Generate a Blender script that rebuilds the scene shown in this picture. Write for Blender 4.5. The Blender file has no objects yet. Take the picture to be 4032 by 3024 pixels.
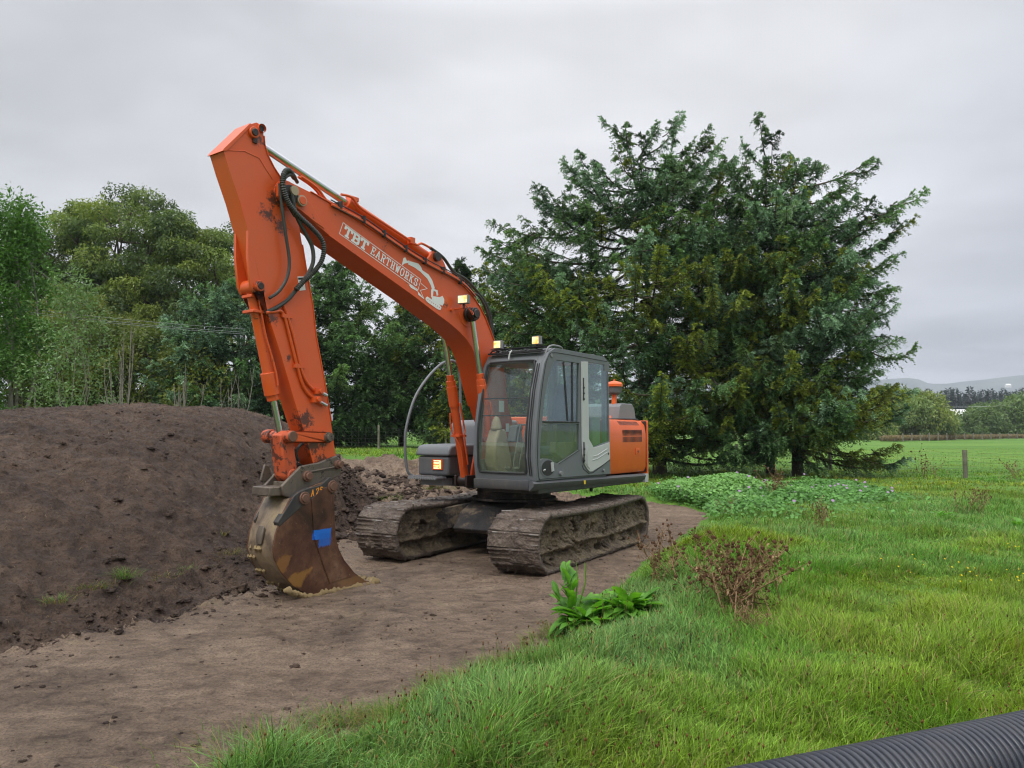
import bpy, math, random
import numpy as np
from mathutils import Vector, Matrix
from mathutils.geometry import tessellate_polygon
R=math.radians
random.seed(7); rng=np.random.default_rng(7)
SC=bpy.context.scene; COL=SC.collection

# ---------------------------------------------------------------- camera
EYE=1.78
cd=bpy.data.cameras.new('camera'); cam=bpy.data.objects.new('camera',cd); COL.objects.link(cam)
cam.location=(0,0,EYE); cam.rotation_euler=(R(90+3.46),0,0)
cd.sensor_width=36; cd.lens=27.03; cd.clip_start=.05; cd.clip_end=20000
SC.camera=cam
SC.view_settings.view_transform='Standard'; SC.view_settings.look='None'
SC.view_settings.exposure=0.4; SC.view_settings.gamma=1
SC.cycles.max_bounces=6; SC.cycles.transparent_max_bounces=16
SC.cycles.diffuse_bounces=3; SC.cycles.glossy_bounces=3; SC.cycles.transmission_bounces=4; SC.cycles.volume_bounces=0
SC.cycles.use_denoising=True; SC.cycles.denoiser='OPENIMAGEDENOISE'; SC.cycles.denoising_input_passes='RGB_ALBEDO_NORMAL'; SC.cycles.denoising_prefilter='ACCURATE'; SC.cycles.filter_width=1.15

# ---------------------------------------------------------------- overcast sky and a veiled sun
SUN_EL,SUN_AZ=52,215
W=bpy.data.worlds.new('World'); SC.world=W; W.use_nodes=True
nt=W.node_tree; nt.nodes.clear()
def N(nt,t,**k):
    n=nt.nodes.new(t)
    for a,v in k.items(): setattr(n,a,v)
    return n
def vmath(nt,op,a,b=None):
    n=N(nt,'ShaderNodeMath',operation=op)
    for i,x in enumerate((a,b)):
        if x is None: continue
        if isinstance(x,(int,float)): n.inputs[i].default_value=x
        else: nt.links.new(x,n.inputs[i])
    return n.outputs[0]
def ramp(nt,fac,stops):
    n=N(nt,'ShaderNodeValToRGB'); e=n.color_ramp.elements
    while len(e)<len(stops): e.new(.5)
    for i,(p,c) in enumerate(stops):
        e[i].position=p; e[i].color=(c[0],c[1],c[2],1) if not isinstance(c,(int,float)) else (c,c,c,1)
    nt.links.new(fac,n.inputs[0]); return n.outputs[0]
def noise(nt,vec,scale,detail=4,rough=.55,dist=0):
    n=N(nt,'ShaderNodeTexNoise'); n.inputs['Scale'].default_value=scale; n.inputs['Detail'].default_value=detail
    n.inputs['Roughness'].default_value=rough; n.inputs['Distortion'].default_value=dist
    if vec is not None: nt.links.new(vec,n.inputs['Vector'])
    return n.outputs['Fac']
def mix(nt,fac,a,b,mode='MIX'):
    n=N(nt,'ShaderNodeMix',data_type='RGBA',blend_type=mode)
    for i,x in ((0,fac),(6,a),(7,b)):
        if isinstance(x,(int,float)): n.inputs[i].default_value=x
        elif isinstance(x,tuple): n.inputs[i].default_value=(*x,1) if len(x)==3 else x
        else: nt.links.new(x,n.inputs[i])
    return n.outputs[2]
tc=N(nt,'ShaderNodeTexCoord'); sep=N(nt,'ShaderNodeSeparateXYZ'); nt.links.new(tc.outputs['Generated'],sep.inputs[0])
zc=vmath(nt,'ADD',vmath(nt,'MAXIMUM',sep.outputs[2],0.0),.13)
cx=vmath(nt,'DIVIDE',sep.outputs[0],zc); cy=vmath(nt,'DIVIDE',sep.outputs[1],zc)
cmb=N(nt,'ShaderNodeCombineXYZ'); nt.links.new(cx,cmb.inputs[0]); nt.links.new(cy,cmb.inputs[1])
n1=noise(nt,cmb.outputs[0],.42,5,.5,.35); n2=noise(nt,cmb.outputs[0],1.5,4,.5,.3)
nn=vmath(nt,'ADD',vmath(nt,'MULTIPLY',n1,.7),vmath(nt,'MULTIPLY',n2,.3))
cloud=ramp(nt,nn,[(.36,(.46,.468,.49)),(.45,(.57,.577,.60)),(.53,(.67,.677,.705)),(.62,(.80,.805,.835))])
# the cloud deck is thinner to the left and heavier and bluer to the right near the horizon
side=vmath(nt,'SUBTRACT',sep.outputs[0],vmath(nt,'MULTIPLY',sep.outputs[2],.55))
dark=ramp(nt,side,[(.12,0.0),(.52,1.0)])
cloud=mix(nt,vmath(nt,'MULTIPLY',dark,.85),cloud,mix(nt,1.0,cloud,(.70,.735,.80),'MULTIPLY'))
ul=ramp(nt,vmath(nt,'SUBTRACT',vmath(nt,'MULTIPLY',sep.outputs[2],.9),sep.outputs[0]),[(.42,0.0),(.85,1.0)])
cloud=mix(nt,vmath(nt,'MULTIPLY',ul,.6),cloud,mix(nt,1.0,cloud,(.72,.74,.76),'MULTIPLY'))
zen=ramp(nt,sep.outputs[2],[(.50,1.0),(.85,1.75/2)])
zb=vmath(nt,'ADD',1.0,vmath(nt,'MULTIPLY',ramp(nt,sep.outputs[2],[(.48,0.0),(.85,1.0)]),2.4))
cloud=mix(nt,1.0,cloud,N(nt,'ShaderNodeCombineXYZ').outputs[0],'MIX') if False else cloud
vm=N(nt,'ShaderNodeVectorMath',operation='SCALE'); nt.links.new(cloud,vm.inputs[0]); nt.links.new(zb,vm.inputs[3])
sky=N(nt,'ShaderNodeTexSky',sky_type='NISHITA'); sky.sun_disc=False; sky.sun_elevation=R(SUN_EL); sky.sun_rotation=R(SUN_AZ)
b1=N(nt,'ShaderNodeBackground'); b1.inputs[1].default_value=.05; nt.links.new(sky.outputs[0],b1.inputs[0])
b2=N(nt,'ShaderNodeBackground'); b2.inputs[1].default_value=1.0; nt.links.new(vm.outputs[0],b2.inputs[0])
ms=N(nt,'ShaderNodeMixShader'); ms.inputs[0].default_value=.95
nt.links.new(b1.outputs[0],ms.inputs[1]); nt.links.new(b2.outputs[0],ms.inputs[2])
wo=N(nt,'ShaderNodeOutputWorld'); nt.links.new(ms.outputs[0],wo.inputs[0])
sl=bpy.data.lights.new('sun','SUN'); sl.energy=1.5; sl.angle=R(22); sl.color=(1,.97,.93)
so=bpy.data.objects.new('sun',sl); COL.objects.link(so)
# sky sun_rotation is measured clockwise from +Y
sd=Vector((math.sin(R(SUN_AZ))*math.cos(R(SUN_EL)),math.cos(R(SUN_AZ))*math.cos(R(SUN_EL)),math.sin(R(SUN_EL))))
so.rotation_euler=sd.to_track_quat('Z','Y').to_euler(); so.location=sd*50

# ---------------------------------------------------------------- tags
def tag(o,label=None,cat=None,group=None,kind=None):
    if label: o['label']=label
    if cat: o['category']=cat
    if group: o['group']=group
    if kind: o['kind']=kind
    return o
def empty(name,loc,rz=0):
    o=bpy.data.objects.new(name,None); COL.objects.link(o); o.location=loc; o.rotation_euler=(0,0,rz); o.empty_display_size=.3; return o

# ---------------------------------------------------------------- materials
def newmat(name):
    m=bpy.data.materials.new(name); m.use_nodes=True; m.node_tree.nodes.clear(); return m,m.node_tree
def finish(m,nt,col,rough=.6,metal=0,bump=None,bs=.3,bd=.01,spec=.5,coat=0):
    p=N(nt,'ShaderNodeBsdfPrincipled'); o=N(nt,'ShaderNodeOutputMaterial'); nt.links.new(p.outputs[0],o.inputs[0])
    for k,x in (('Base Color',col),('Roughness',rough),('Metallic',metal)):
        if isinstance(x,(int,float)): p.inputs[k].default_value=x
        elif isinstance(x,tuple): p.inputs[k].default_value=(*x,1)
        else: nt.links.new(x,p.inputs[k])
    p.inputs['Specular IOR Level'].default_value=spec; p.inputs['Coat Weight'].default_value=coat
    if bump is not None:
        b=N(nt,'ShaderNodeBump'); b.inputs['Strength'].default_value=bs; b.inputs['Distance'].default_value=bd
        nt.links.new(bump,b.inputs['Height']); nt.links.new(b.outputs[0],p.inputs['Normal'])
    return m
def objco(nt): return N(nt,'ShaderNodeTexCoord').outputs['Object']
def worn(name,base,dirt,amt=.5,scale=3,rough=.45,metal=0,grime=(.02,.016,.013),gr=0.0,coat=0,bumpy=.05,spec=.5):
    """paint or metal with soft dirt film, streaks running down, chips and greasy spots"""
    m,nt=newmat(name); co=objco(nt)
    a=noise(nt,co,scale,6,.6,.2); 
    mp=N(nt,'ShaderNodeMapping'); mp.inputs['Scale'].default_value=(9,9,1.2); nt.links.new(co,mp.inputs[0])
    st=noise(nt,mp.outputs[0],1.6,5,.65)
    f=ramp(nt,vmath(nt,'ADD',vmath(nt,'MULTIPLY',a,.6),vmath(nt,'MULTIPLY',st,.4)),[(.42,0.0),(.72,amt)])
    c=mix(nt,f,base,dirt)
    v=noise(nt,co,1.1,3,.5); c=mix(nt,.5,c,mix(nt,v,tuple(x*.66 for x in base),tuple(min(1,x*1.12) for x in base)))
    if gr>0:
        g=ramp(nt,noise(nt,co,7,7,.75,.4),[(.66-gr*.12,0.0),(.70-gr*.12,.85)]); c=mix(nt,g,c,grime)
    r=ramp(nt,a,[(.3,rough*.8),(.7,min(1,rough*1.4))])
    return finish(m,nt,c,r,metal,noise(nt,co,60,4,.6),bumpy*3,.004,spec,coat)
ORG=(.66,.088,.010)
M={}
M['orange']=worn('orange_paint',ORG,(.42,.12,.05),.5,2.2,.42,gr=.30,coat=.15)
def greasy_arm():
    # dark grease thrown out around the pins; the patches belong to the arm and stay put
    m,nt=newmat('arm_paint'); co=objco(nt); a=noise(nt,co,2.2,6,.6,.2); b=noise(nt,co,9,7,.75,.5); f=noise(nt,co,38,4,.7)
    c=mix(nt,ramp(nt,a,[(.42,0.0),(.70,.45)]),ORG,(.42,.12,.05)); c=mix(nt,.35,c,mix(nt,noise(nt,co,1.1,3,.5),tuple(x*.72 for x in ORG),tuple(min(1,x*1.12) for x in ORG)))
    tot=None
    for (x,y,z,r) in ((4.40,.12,4.22,.20),(4.50,.12,4.03,.17),(4.34,.12,3.95,.16),(4.60,.12,3.20,.15),(4.42,.1,2.95,.12),(4.20,.12,2.55,.08),(3.98,.1,1.88,.22),(3.88,.1,1.62,.2),(3.72,.12,1.66,.16),(3.75,.12,1.45,.16),(4.62,.12,4.80,.12)):
        d=N(nt,'ShaderNodeVectorMath',operation='DISTANCE'); nt.links.new(co,d.inputs[0]); d.inputs[1].default_value=(x,y,z)
        w=vmath(nt,'MAXIMUM',vmath(nt,'SUBTRACT',1.0,vmath(nt,'DIVIDE',d.outputs['Value'],r)),0.0)
        tot=w if tot is None else vmath(nt,'MAXIMUM',tot,w)
    k=vmath(nt,'ADD',vmath(nt,'MULTIPLY',tot,.34),vmath(nt,'ADD',vmath(nt,'MULTIPLY',b,.75),vmath(nt,'MULTIPLY',f,.45)))
    g=ramp(nt,k,[(.755,0.0),(.84,.88)]); c=mix(nt,g,c,(.022,.016,.013))
    return finish(m,nt,c,.42,0,noise(nt,co,60,4,.6),.15,.004,.5,.15)
M['orange_arm']=greasy_arm()
M['orange_clean']=worn('orange_panel',(.72,.115,.014),(.45,.12,.04),.25,2.5,.38,gr=.0,coat=.2)
M['orange_greasy']=worn('greasy_orange',(.56,.085,.02),(.10,.05,.03),.8,4,.5,gr=1.3)
M['grey']=worn('cab_grey',(.135,.147,.157),(.17,.155,.135),.5,3,.45,bumpy=.03)
M['grey_dirty']=worn('muddy_grey',(.075,.08,.088),(.19,.155,.12),.85,3,.6)
M['grey_light']=worn('pale_grey_plastic',(.20,.205,.215),(.27,.25,.22),.5,3,.5)
M['silver']=worn('silver_panel',(.47,.48,.47),(.35,.33,.3),.4,3,.4)
M['black']=worn('black_rubber',(.018,.018,.02),(.07,.06,.05),.4,5,.55)
M['hose']=worn('hose_rubber',(.03,.032,.03),(.12,.115,.09),.6,9,.5)
M['grease']=worn('greasy_black',(.018,.014,.013),(.12,.04,.02),.5,9,.35,bumpy=.3)
M['steel']=worn('worn_steel',(.105,.085,.068),(.28,.22,.15),.85,7,.5,.25,gr=.8,bumpy=.2)
M['pinend']=worn('rusty_pin',(.17,.085,.055),(.05,.035,.03),.7,9,.55,.3,bumpy=.2)
M['darkmetal']=worn('dark_frame_metal',(.025,.026,.028),(.13,.095,.065),.95,3,.5,.1)
m_,nt_=newmat('chrome_rod'); M['chrome']=finish(m_,nt_,(.55,.55,.56),.25,1.0)
M['beige']=worn('beige_plastic',(.38,.30,.20),(.25,.2,.14),.4,3,.6)
M['seatblue']=worn('blue_seat_cloth',(.03,.05,.12),(.06,.07,.1),.4,8,.9)
M['interior']=worn('interior_grey',(.11,.115,.12),(.16,.15,.14),.4,4,.6)
M['white']=worn('white_vinyl',(.78,.78,.77),(.6,.56,.5),.25,6,.5)
M['lblyellow']=worn('yellow_vinyl',(.75,.5,.03),(.5,.35,.1),.3,6,.5)
M['blue']=worn('blue_spray_paint',(.012,.16,.62),(.03,.06,.14),.5,14,.6)
M['ochre']=worn('ochre_clay_stain',(.42,.20,.03),(.2,.1,.04),.7,9,.6)
M['orangemark']=worn('orange_marker_paint',(.8,.28,.01),(.6,.2,.02),.3,9,.6)
M['clay']=worn('pale_clay_smear',(.27,.20,.10),(.15,.10,.06),.7,9,.9,bumpy=.5,spec=.2)
def bucketmat():
    m,nt=newmat('rusty_bucket'); co=objco(nt)
    a=noise(nt,co,2.4,6,.6,.4); b=noise(nt,co,14,6,.7); 
    c=ramp(nt,a,[(.32,(.040,.018,.012)),(.46,(.095,.038,.020)),(.56,(.14,.066,.034)),(.68,(.21,.12,.07))])
    c=mix(nt,ramp(nt,b,[(.5,0.0),(.72,.7)]),c,(.045,.018,.012))
    sp=ramp(nt,noise(nt,co,46,3,.6),[(.68,0.0),(.74,.5)]); c=mix(nt,sp,c,(.3,.24,.17))
    sx=N(nt,'ShaderNodeSeparateXYZ'); nt.links.new(co,sx.inputs[0]); X_,Y_,Z_=sx.outputs; sidef=ramp(nt,Y_,[(.20,0.0),(.21,1.0)])
    def patch_(cx,cz,hx,hz,n_,soft,col,amt,c,sl=0,nf=1.6):
        dx=vmath(nt,'DIVIDE',vmath(nt,'ABSOLUTE',vmath(nt,'SUBTRACT',vmath(nt,'ADD',X_,vmath(nt,'MULTIPLY',vmath(nt,'SUBTRACT',Z_,cz),sl)),cx)),hx); dz=vmath(nt,'DIVIDE',vmath(nt,'ABSOLUTE',vmath(nt,'SUBTRACT',Z_,cz)),hz)
        dd=vmath(nt,'ADD',vmath(nt,'MAXIMUM',dx,dz),vmath(nt,'MULTIPLY',vmath(nt,'SUBTRACT',n_,.5),nf)); f=vmath(nt,'MULTIPLY',ramp(nt,dd,[(1.0-soft,1.0),(1.0,0.0)]),sidef)
        return mix(nt,vmath(nt,'MULTIPLY',f,amt),c,col)
    nz=noise(nt,co,22,6,.7); nb=noise(nt,co,8,5,.6)
    c=patch_(4.33,.40,.10,.10,nb,.25,(.28,.13,.03),.65,c,.6); c=patch_(4.14,.22,.13,.09,nb,.25,(.32,.16,.03),.7,c,.7); c=patch_(3.35,.09,.25,.06,nb,.3,(.26,.14,.05),.5,c)
    c=patch_(3.815,.665,.125,.055,noise(nt,co,12,4,.6),.10,(.012,.16,.62),.95,c,0,.5); mp=N(nt,'ShaderNodeMapping'); mp.inputs['Scale'].default_value=(90,90,9); nt.links.new(co,mp.inputs[0])
    c=patch_(3.78,.60,.09,.075,noise(nt,mp.outputs[0],1,4,.7),.2,(.012,.13,.52),.85,c,0,1.3)
    return finish(m,nt,c,ramp(nt,a,[(.3,.32),(.7,.7)]),.25,b,.5,.006)
M['bucket']=bucketmat()
def shellmat():
    m,nt=newmat('clay_streaked_shell'); co=objco(nt)
    a=noise(nt,co,3.5,6,.6,.6); b=noise(nt,co,20,6,.7)
    c=ramp(nt,a,[(.35,(.10,.07,.048)),(.5,(.21,.155,.10)),(.64,(.27,.20,.10)),(.75,(.36,.33,.27))])
    c=mix(nt,ramp(nt,b,[(.5,0.0),(.8,.6)]),c,(.09,.06,.04))
    return finish(m,nt,c,.5,.1,b,.6,.01)
M['shell']=shellmat()
def mudmat(name,stops,rough=.75,sc=3.0,bs=.7,bd=.03,spec=.35,fine=70):
    m,nt=newmat(name); co=objco(nt)
    a=noise(nt,co,sc,7,.62,.4); b=noise(nt,co,sc*7,6,.65); f=noise(nt,co,fine,5,.7)
    c=ramp(nt,vmath(nt,'ADD',vmath(nt,'MULTIPLY',a,.65),vmath(nt,'MULTIPLY',b,.35)),stops)
    c=mix(nt,ramp(nt,f,[(.55,0.0),(.78,.55)]),c,tuple(x*.45 for x in stops[0][1]))
    h=vmath(nt,'ADD',vmath(nt,'MULTIPLY',b,.8),vmath(nt,'MULTIPLY',f,.35))
    return finish(m,nt,c,ramp(nt,b,[(.35,rough*.7),(.65,rough)]),0,h,bs,bd,spec)
M['mud']=mudmat('caked_mud',[(.36,(.045,.031,.021)),(.46,(.13,.098,.064)),(.56,(.22,.17,.105)),(.68,(.34,.27,.165))],sc=3.5,bs=1,bd=.07)
M['frame_mud']=mudmat('mud_splashed_frame',[(.42,(.018,.018,.018)),(.50,(.036,.030,.026)),(.56,(.12,.092,.064)),(.68,(.20,.155,.10))],.7,sc=2.6,bs=.8)
M['baredge']=worn('scuffed_grouser_edge',(.22,.20,.18),(.12,.09,.07),.8,9,.45,.4,bumpy=.2)
M['shoe']=mudmat('muddy_shoe',[(.36,(.045,.031,.024)),(.46,(.10,.073,.056)),(.57,(.17,.13,.10)),(.70,(.27,.22,.17))],.55,sc=4.5,bs=1.0,bd=.05,spec=.45)
def glassmat(name,tint,gl=1.0,film=.0):
    m,nt=newmat(name)
    t=N(nt,'ShaderNodeBsdfTransparent'); t.inputs[0].default_value=(*tint,1)
    g=N(nt,'ShaderNodeBsdfGlossy'); g.inputs['Roughness'].default_value=.03; g.inputs[0].default_value=(.85,.9,.95,1)
    lw=N(nt,'ShaderNodeLayerWeight'); fz=vmath(nt,'MINIMUM',vmath(nt,'MULTIPLY',vmath(nt,'ADD',.05,vmath(nt,'MULTIPLY',vmath(nt,'POWER',lw.outputs['Facing'],5.0),.9)),gl),1.0)
    x=N(nt,'ShaderNodeMixShader'); nt.links.new(fz,x.inputs[0]); nt.links.new(t.outputs[0],x.inputs[1]); nt.links.new(g.outputs[0],x.inputs[2])
    d=N(nt,'ShaderNodeBsdfDiffuse'); d.inputs[0].default_value=(.34,.37,.30,1)
    y=N(nt,'ShaderNodeMixShader'); co=objco(nt)
    nt.links.new(vmath(nt,'MULTIPLY',ramp(nt,noise(nt,co,5,6,.7,.6),[(.35,.3),(.7,1.0)]),film),y.inputs[0]); nt.links.new(x.outputs[0],y.inputs[1]); nt.links.new(d.outputs[0],y.inputs[2])
    o=N(nt,'ShaderNodeOutputMaterial'); nt.links.new(y.outputs[0],o.inputs[0]); return m
M['glass']=glassmat('clear_glass',(.95,.985,.965),.9,.035)
M['glass_side']=glassmat('tinted_side_glass',(.74,.88,.85),2.0,.05)
M['glass_low']=glassmat('dusty_lower_glass',(.88,.94,.84),1.1,.20)
def lampmat(name,col,s):
    m,nt=newmat(name); e=N(nt,'ShaderNodeEmission'); co=objco(nt)
    c=mix(nt,ramp(nt,noise(nt,co,16,2,.5),[(.35,0.0),(.62,1.0)]),col,(1,.86,.5)); nt.links.new(c,e.inputs[0]); e.inputs[1].default_value=s
    o=N(nt,'ShaderNodeOutputMaterial'); nt.links.new(e.outputs[0],o.inputs[0]); return m
M['lamp']=lampmat('lit_lamp',(1,.52,.10),1.15)
M['amber']=lampmat('lit_amber_lamp',(1,.50,.06),1.4)

# ---------------------------------------------------------------- mesh builder
class MB:
    def __init__(s): s.v=[];s.f=[];s.m=[];s.cur=0
    def add(s,vs,fs):
        b=len(s.v); s.v+= [tuple(v) for v in vs]
        for f in fs: s.f.append(tuple(b+i for i in f)); s.m.append(s.cur)
        return s
    def box(s,c,d,rot=None):
        x,y,z=d[0]/2,d[1]/2,d[2]/2
        vs=[Vector((a,b,e)) for a in(-x,x) for b in(-y,y) for e in(-z,z)]
        if rot is not None: vs=[rot@v for v in vs]
        c=Vector(c); vs=[v+c for v in vs]
        return s.add(vs,[(0,1,3,2),(4,6,7,5),(0,4,5,1),(2,3,7,6),(0,2,6,4),(1,5,7,3)])
    def b6(s,x0,x1,y0,y1,z0,z1): return s.box(((x0+x1)/2,(y0+y1)/2,(z0+z1)/2),(x1-x0,y1-y0,z1-z0))
    def prism(s,prof,t0,t1,holes=()):
        """profile in the (forward, up) plane extruded sideways from t0 to t1; holes are cut through"""
        loops=[list(prof)]+[list(h) for h in holes]
        flat=[p for l in loops for p in l]; n=len(flat)
        tri=tessellate_polygon([[Vector((p[0],p[1],0)) for p in l] for l in loops])
        vs=[(p[0],t0,p[1]) for p in flat]+[(p[0],t1,p[1]) for p in flat]
        fs=[]
        if len(loops)==1: fs+= [tuple(range(n)),tuple(range(2*n-1,n-1,-1))]
        else:
            for a,b,c in tri: fs+=[(a,b,c),(a+n,c+n,b+n)]
        k=0
        for l in loops:
            L=len(l)
            for i in range(L):
                j=(i+1)%L; fs.append((k+i,k+j,k+j+n,k+i+n))
            k+=L
        return s.add(vs,fs)
    def plan(s,prof,z0,z1):
        n=len(prof); vs=[(p[0],p[1],z0) for p in prof]+[(p[0],p[1],z1) for p in prof]
        fs=[tuple(range(n)),tuple(range(2*n-1,n-1,-1))]+[(i,(i+1)%n,(i+1)%n+n,i+n) for i in range(n)]
        return s.add(vs,fs)
    def tube(s,pts,r,n=10,r1=None,cap=True):
        P=[Vector(p) for p in pts]; L=len(P); vs=[];fs=[]
        up=None
        for i,p in enumerate(P):
            d=((P[min(i+1,L-1)]-P[max(i-1,0)])).normalized()
            if up is None:
                up=Vector((0,0,1)) if abs(d.z)<.9 else Vector((1,0,0))
            a=d.cross(up).normalized(); b=a.cross(d).normalized(); up=b
            rr=(r if r1 is None else r+(r1-r)*i/(L-1)) if not isinstance(r,(list,tuple)) else r[i]
            for k in range(n):
                q=2*math.pi*k/n; vs.append(p+a*math.cos(q)*rr+b*math.sin(q)*rr)
        for i in range(L-1):
            for k in range(n):
                k2=(k+1)%n; fs.append((i*n+k,i*n+k2,(i+1)*n+k2,(i+1)*n+k))
        if cap: fs+=[tuple(range(n-1,-1,-1)),tuple((L-1)*n+k for k in range(n))]
        return s.add(vs,fs)
    def spline(s,pts,r,n=8,sub=6):
        return s.tube(smooth(pts,sub),r,n)
    def cyl(s,a,b,r,n=20,r1=None): return s.tube([a,b],r,n,r1)
    def build(s,name,mats,parent=None,bevel=0,smooth_=True,seg=2):
        me=bpy.data.meshes.new(name); me.from_pydata(s.v,[],s.f)
        if not isinstance(mats,(list,tuple)): mats=[mats]
        for m in mats: me.materials.append(M[m] if isinstance(m,str) else m)
        me.polygons.foreach_set('material_index',s.m)
        import bmesh
        bm=bmesh.new(); bm.from_mesh(me); bmesh.ops.recalc_face_normals(bm,faces=bm.faces); bm.to_mesh(me); bm.free()
        if smooth_:
            me.polygons.foreach_set('use_smooth',[True]*len(me.polygons))
            try: me.set_sharp_from_angle(angle=R(38))
            except Exception: pass
        o=bpy.data.objects.new(name,me); COL.objects.link(o)
        if bevel:
            b=o.modifiers.new('bevel','BEVEL'); b.width=bevel; b.segments=seg; b.limit_method='ANGLE'; b.angle_limit=R(38); b.harden_normals=False
        if parent: o.parent=parent
        return o
def smooth(pts,sub=6):
    P=[Vector(p) for p in pts]; out=[]
    for i in range(len(P)-1):
        p0=P[max(i-1,0)];p1=P[i];p2=P[i+1];p3=P[min(i+2,len(P)-1)]
        for k in range(sub):
            t=k/sub
            out.append(.5*((2*p1)+(p2-p0)*t+(2*p0-5*p1+4*p2-p3)*t*t+(3*p1-p0-3*p2+p3)*t**3))
    out.append(P[-1]); return out
def arc(c,r,a0,a1,n): return [(c[0]+r*math.cos(R(a0+(a1-a0)*i/n)),c[1]+r*math.sin(R(a0+(a1-a0)*i/n))) for i in range(n+1)]
def S(p,t): return (p[0],t,p[1])

# ---------------------------------------------------------------- numpy noise for terrain and mud
def _h(ix,iy,seed):
    n=(ix.astype(np.int64)*374761393+iy.astype(np.int64)*668265263+seed*1442695041)&0xffffffff
    n=((n^(n>>13))*1274126177)&0xffffffff
    return ((n^(n>>16))&0xffffff)/float(0xffffff)
def vnoise(x,y,seed=0):
    ix=np.floor(x);iy=np.floor(y);fx=x-ix;fy=y-iy
    fx=fx*fx*fx*(fx*(fx*6-15)+10);fy=fy*fy*fy*(fy*(fy*6-15)+10)
    a=_h(ix,iy,seed);b=_h(ix+1,iy,seed);c=_h(ix,iy+1,seed);d=_h(ix+1,iy+1,seed)
    return (a*(1-fx)+b*fx)*(1-fy)+(c*(1-fx)+d*fx)*fy
def fbm(x,y,sc,oct=4,seed=0,g=.5):
    s=np.zeros_like(x,dtype=float);a=1.;t=0
    for o in range(oct):
        s+=a*(vnoise(x*sc,y*sc,seed+o*17)-.5);t+=a;a*=g;sc*=2.03
        x,y=x*.8-y*.6,x*.6+y*.8
    return s/t*2
def clods(x,y,cell,seed,dens=.6,h=.5,rmin=.18,rmax=.5):
    """rounded lumps scattered one or none to a cell; returns height in metres"""
    gx=x/cell;gy=y/cell;ix=np.floor(gx);iy=np.floor(gy);out=np.zeros_like(gx)
    for dx in(-1,0,1):
        for dy in(-1,0,1):
            jx=ix+dx;jy=iy+dy
            px=jx+_h(jx,jy,seed);py=jy+_h(jx,jy,seed+1);r=rmin+(rmax-rmin)*_h(jx,jy,seed+2)**2
            on=_h(jx,jy,seed+3)<dens
            an=_h(jx,jy,seed+4)*3.14;ex=gx-px;ey=gy-py
            u=ex*np.cos(an)+ey*np.sin(an);v=(-ex*np.sin(an)+ey*np.cos(an))*1.5
            d2=(u*u+v*v)/(r*r)
            out=np.maximum(out,np.where(on&(d2<1),r*np.sqrt(np.maximum(0,1-d2)),0))
    return out*cell*h
def sstep(a,b,x): t=np.clip((x-a)/(b-a),0,1); return t*t*(3-2*t)
def npmesh(name,V,F,mats,cols=None,parent=None,smooth_=False,fm=None):
    """V (n,3), F (m,3 or 4) -> one mesh object; cols (n,3) become a point colour attribute"""
    me=bpy.data.meshes.new(name); V=np.ascontiguousarray(V,dtype=np.float32); F=np.ascontiguousarray(F,dtype=np.int32); k=F.shape[1]
    me.vertices.add(len(V)); me.vertices.foreach_set('co',V.ravel())
    me.loops.add(F.size); me.loops.foreach_set('vertex_index',F.ravel())
    me.polygons.add(len(F)); me.polygons.foreach_set('loop_start',np.arange(0,F.size,k,dtype=np.int32))
    try: me.polygons.foreach_set('loop_total',np.full(len(F),k,dtype=np.int32))
    except Exception: pass
    if smooth_: me.polygons.foreach_set('use_smooth',np.ones(len(F),dtype=bool))
    if not isinstance(mats,(list,tuple)): mats=[mats]
    for m in mats: me.materials.append(M[m] if isinstance(m,str) else m)
    if fm is not None: me.polygons.foreach_set('material_index',np.asarray(fm,dtype=np.int32))
    if cols is not None:
        c=np.ones((len(V),4),dtype=np.float32); c[:,:3]=cols
        at=me.color_attributes.new('col','FLOAT_COLOR','POINT'); at.data.foreach_set('color',c.ravel())
    me.update(calc_edges=True); me.validate()
    o=bpy.data.objects.new(name,me); COL.objects.link(o)
    if parent: o.parent=parent
    return o
# ================================================================ EXCAVATOR
# machine frame: x forward, y to the machine's left (cab side), z up, origin under the swing centre
CEN=(0.03,11.6); YAW=R(-126.5)
ex=empty('excavator',(CEN[0],CEN[1],0),YAW)
tag(ex,'orange crawler excavator with grey cab and lit lamps resting its bucket on the dirt','excavator')

# ---- undercarriage (turned 7.5 degrees against the body)
UD=R(6.3)
def und(o): o.rotation_euler=(0,0,UD); return o
mb=MB()
mb.prism([(-.95,.40),(-.75,.62),(-.35,.78),(.35,.78),(.75,.62),(.95,.40),(.90,.34),(.6,.46),(.3,.52),(-.3,.52),(-.6,.46),(-.9,.34)],-.46,.46)
for s in(-1,1):
    for k in(-1,1):
        mb.add([(k*.35,s*.3,.76),(k*.35,s*.3,.48),(k*.95,s*.88,.62),(k*.95,s*.88,.28),(k*.62,s*.88,.64),(k*.62,s*.88,.28),(k*.12,s*.42,.74),(k*.12,s*.42,.48)],
               [(0,2,3,1),(6,4,5,7),(0,6,4,2),(1,3,5,7),(2,4,5,3)])
und(mb.build('undercarriage_frame','frame_mud',ex,.015))
mb=MB().cyl((0,0,.76),(0,0,.99),.55,48); mb.cyl((0,0,.76),(0,0,.80),.63,48); mb.cyl((0,0,.88),(0,0,.905),.565,48)
mb.build('swing_ring','frame_mud',ex,.006)
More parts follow.
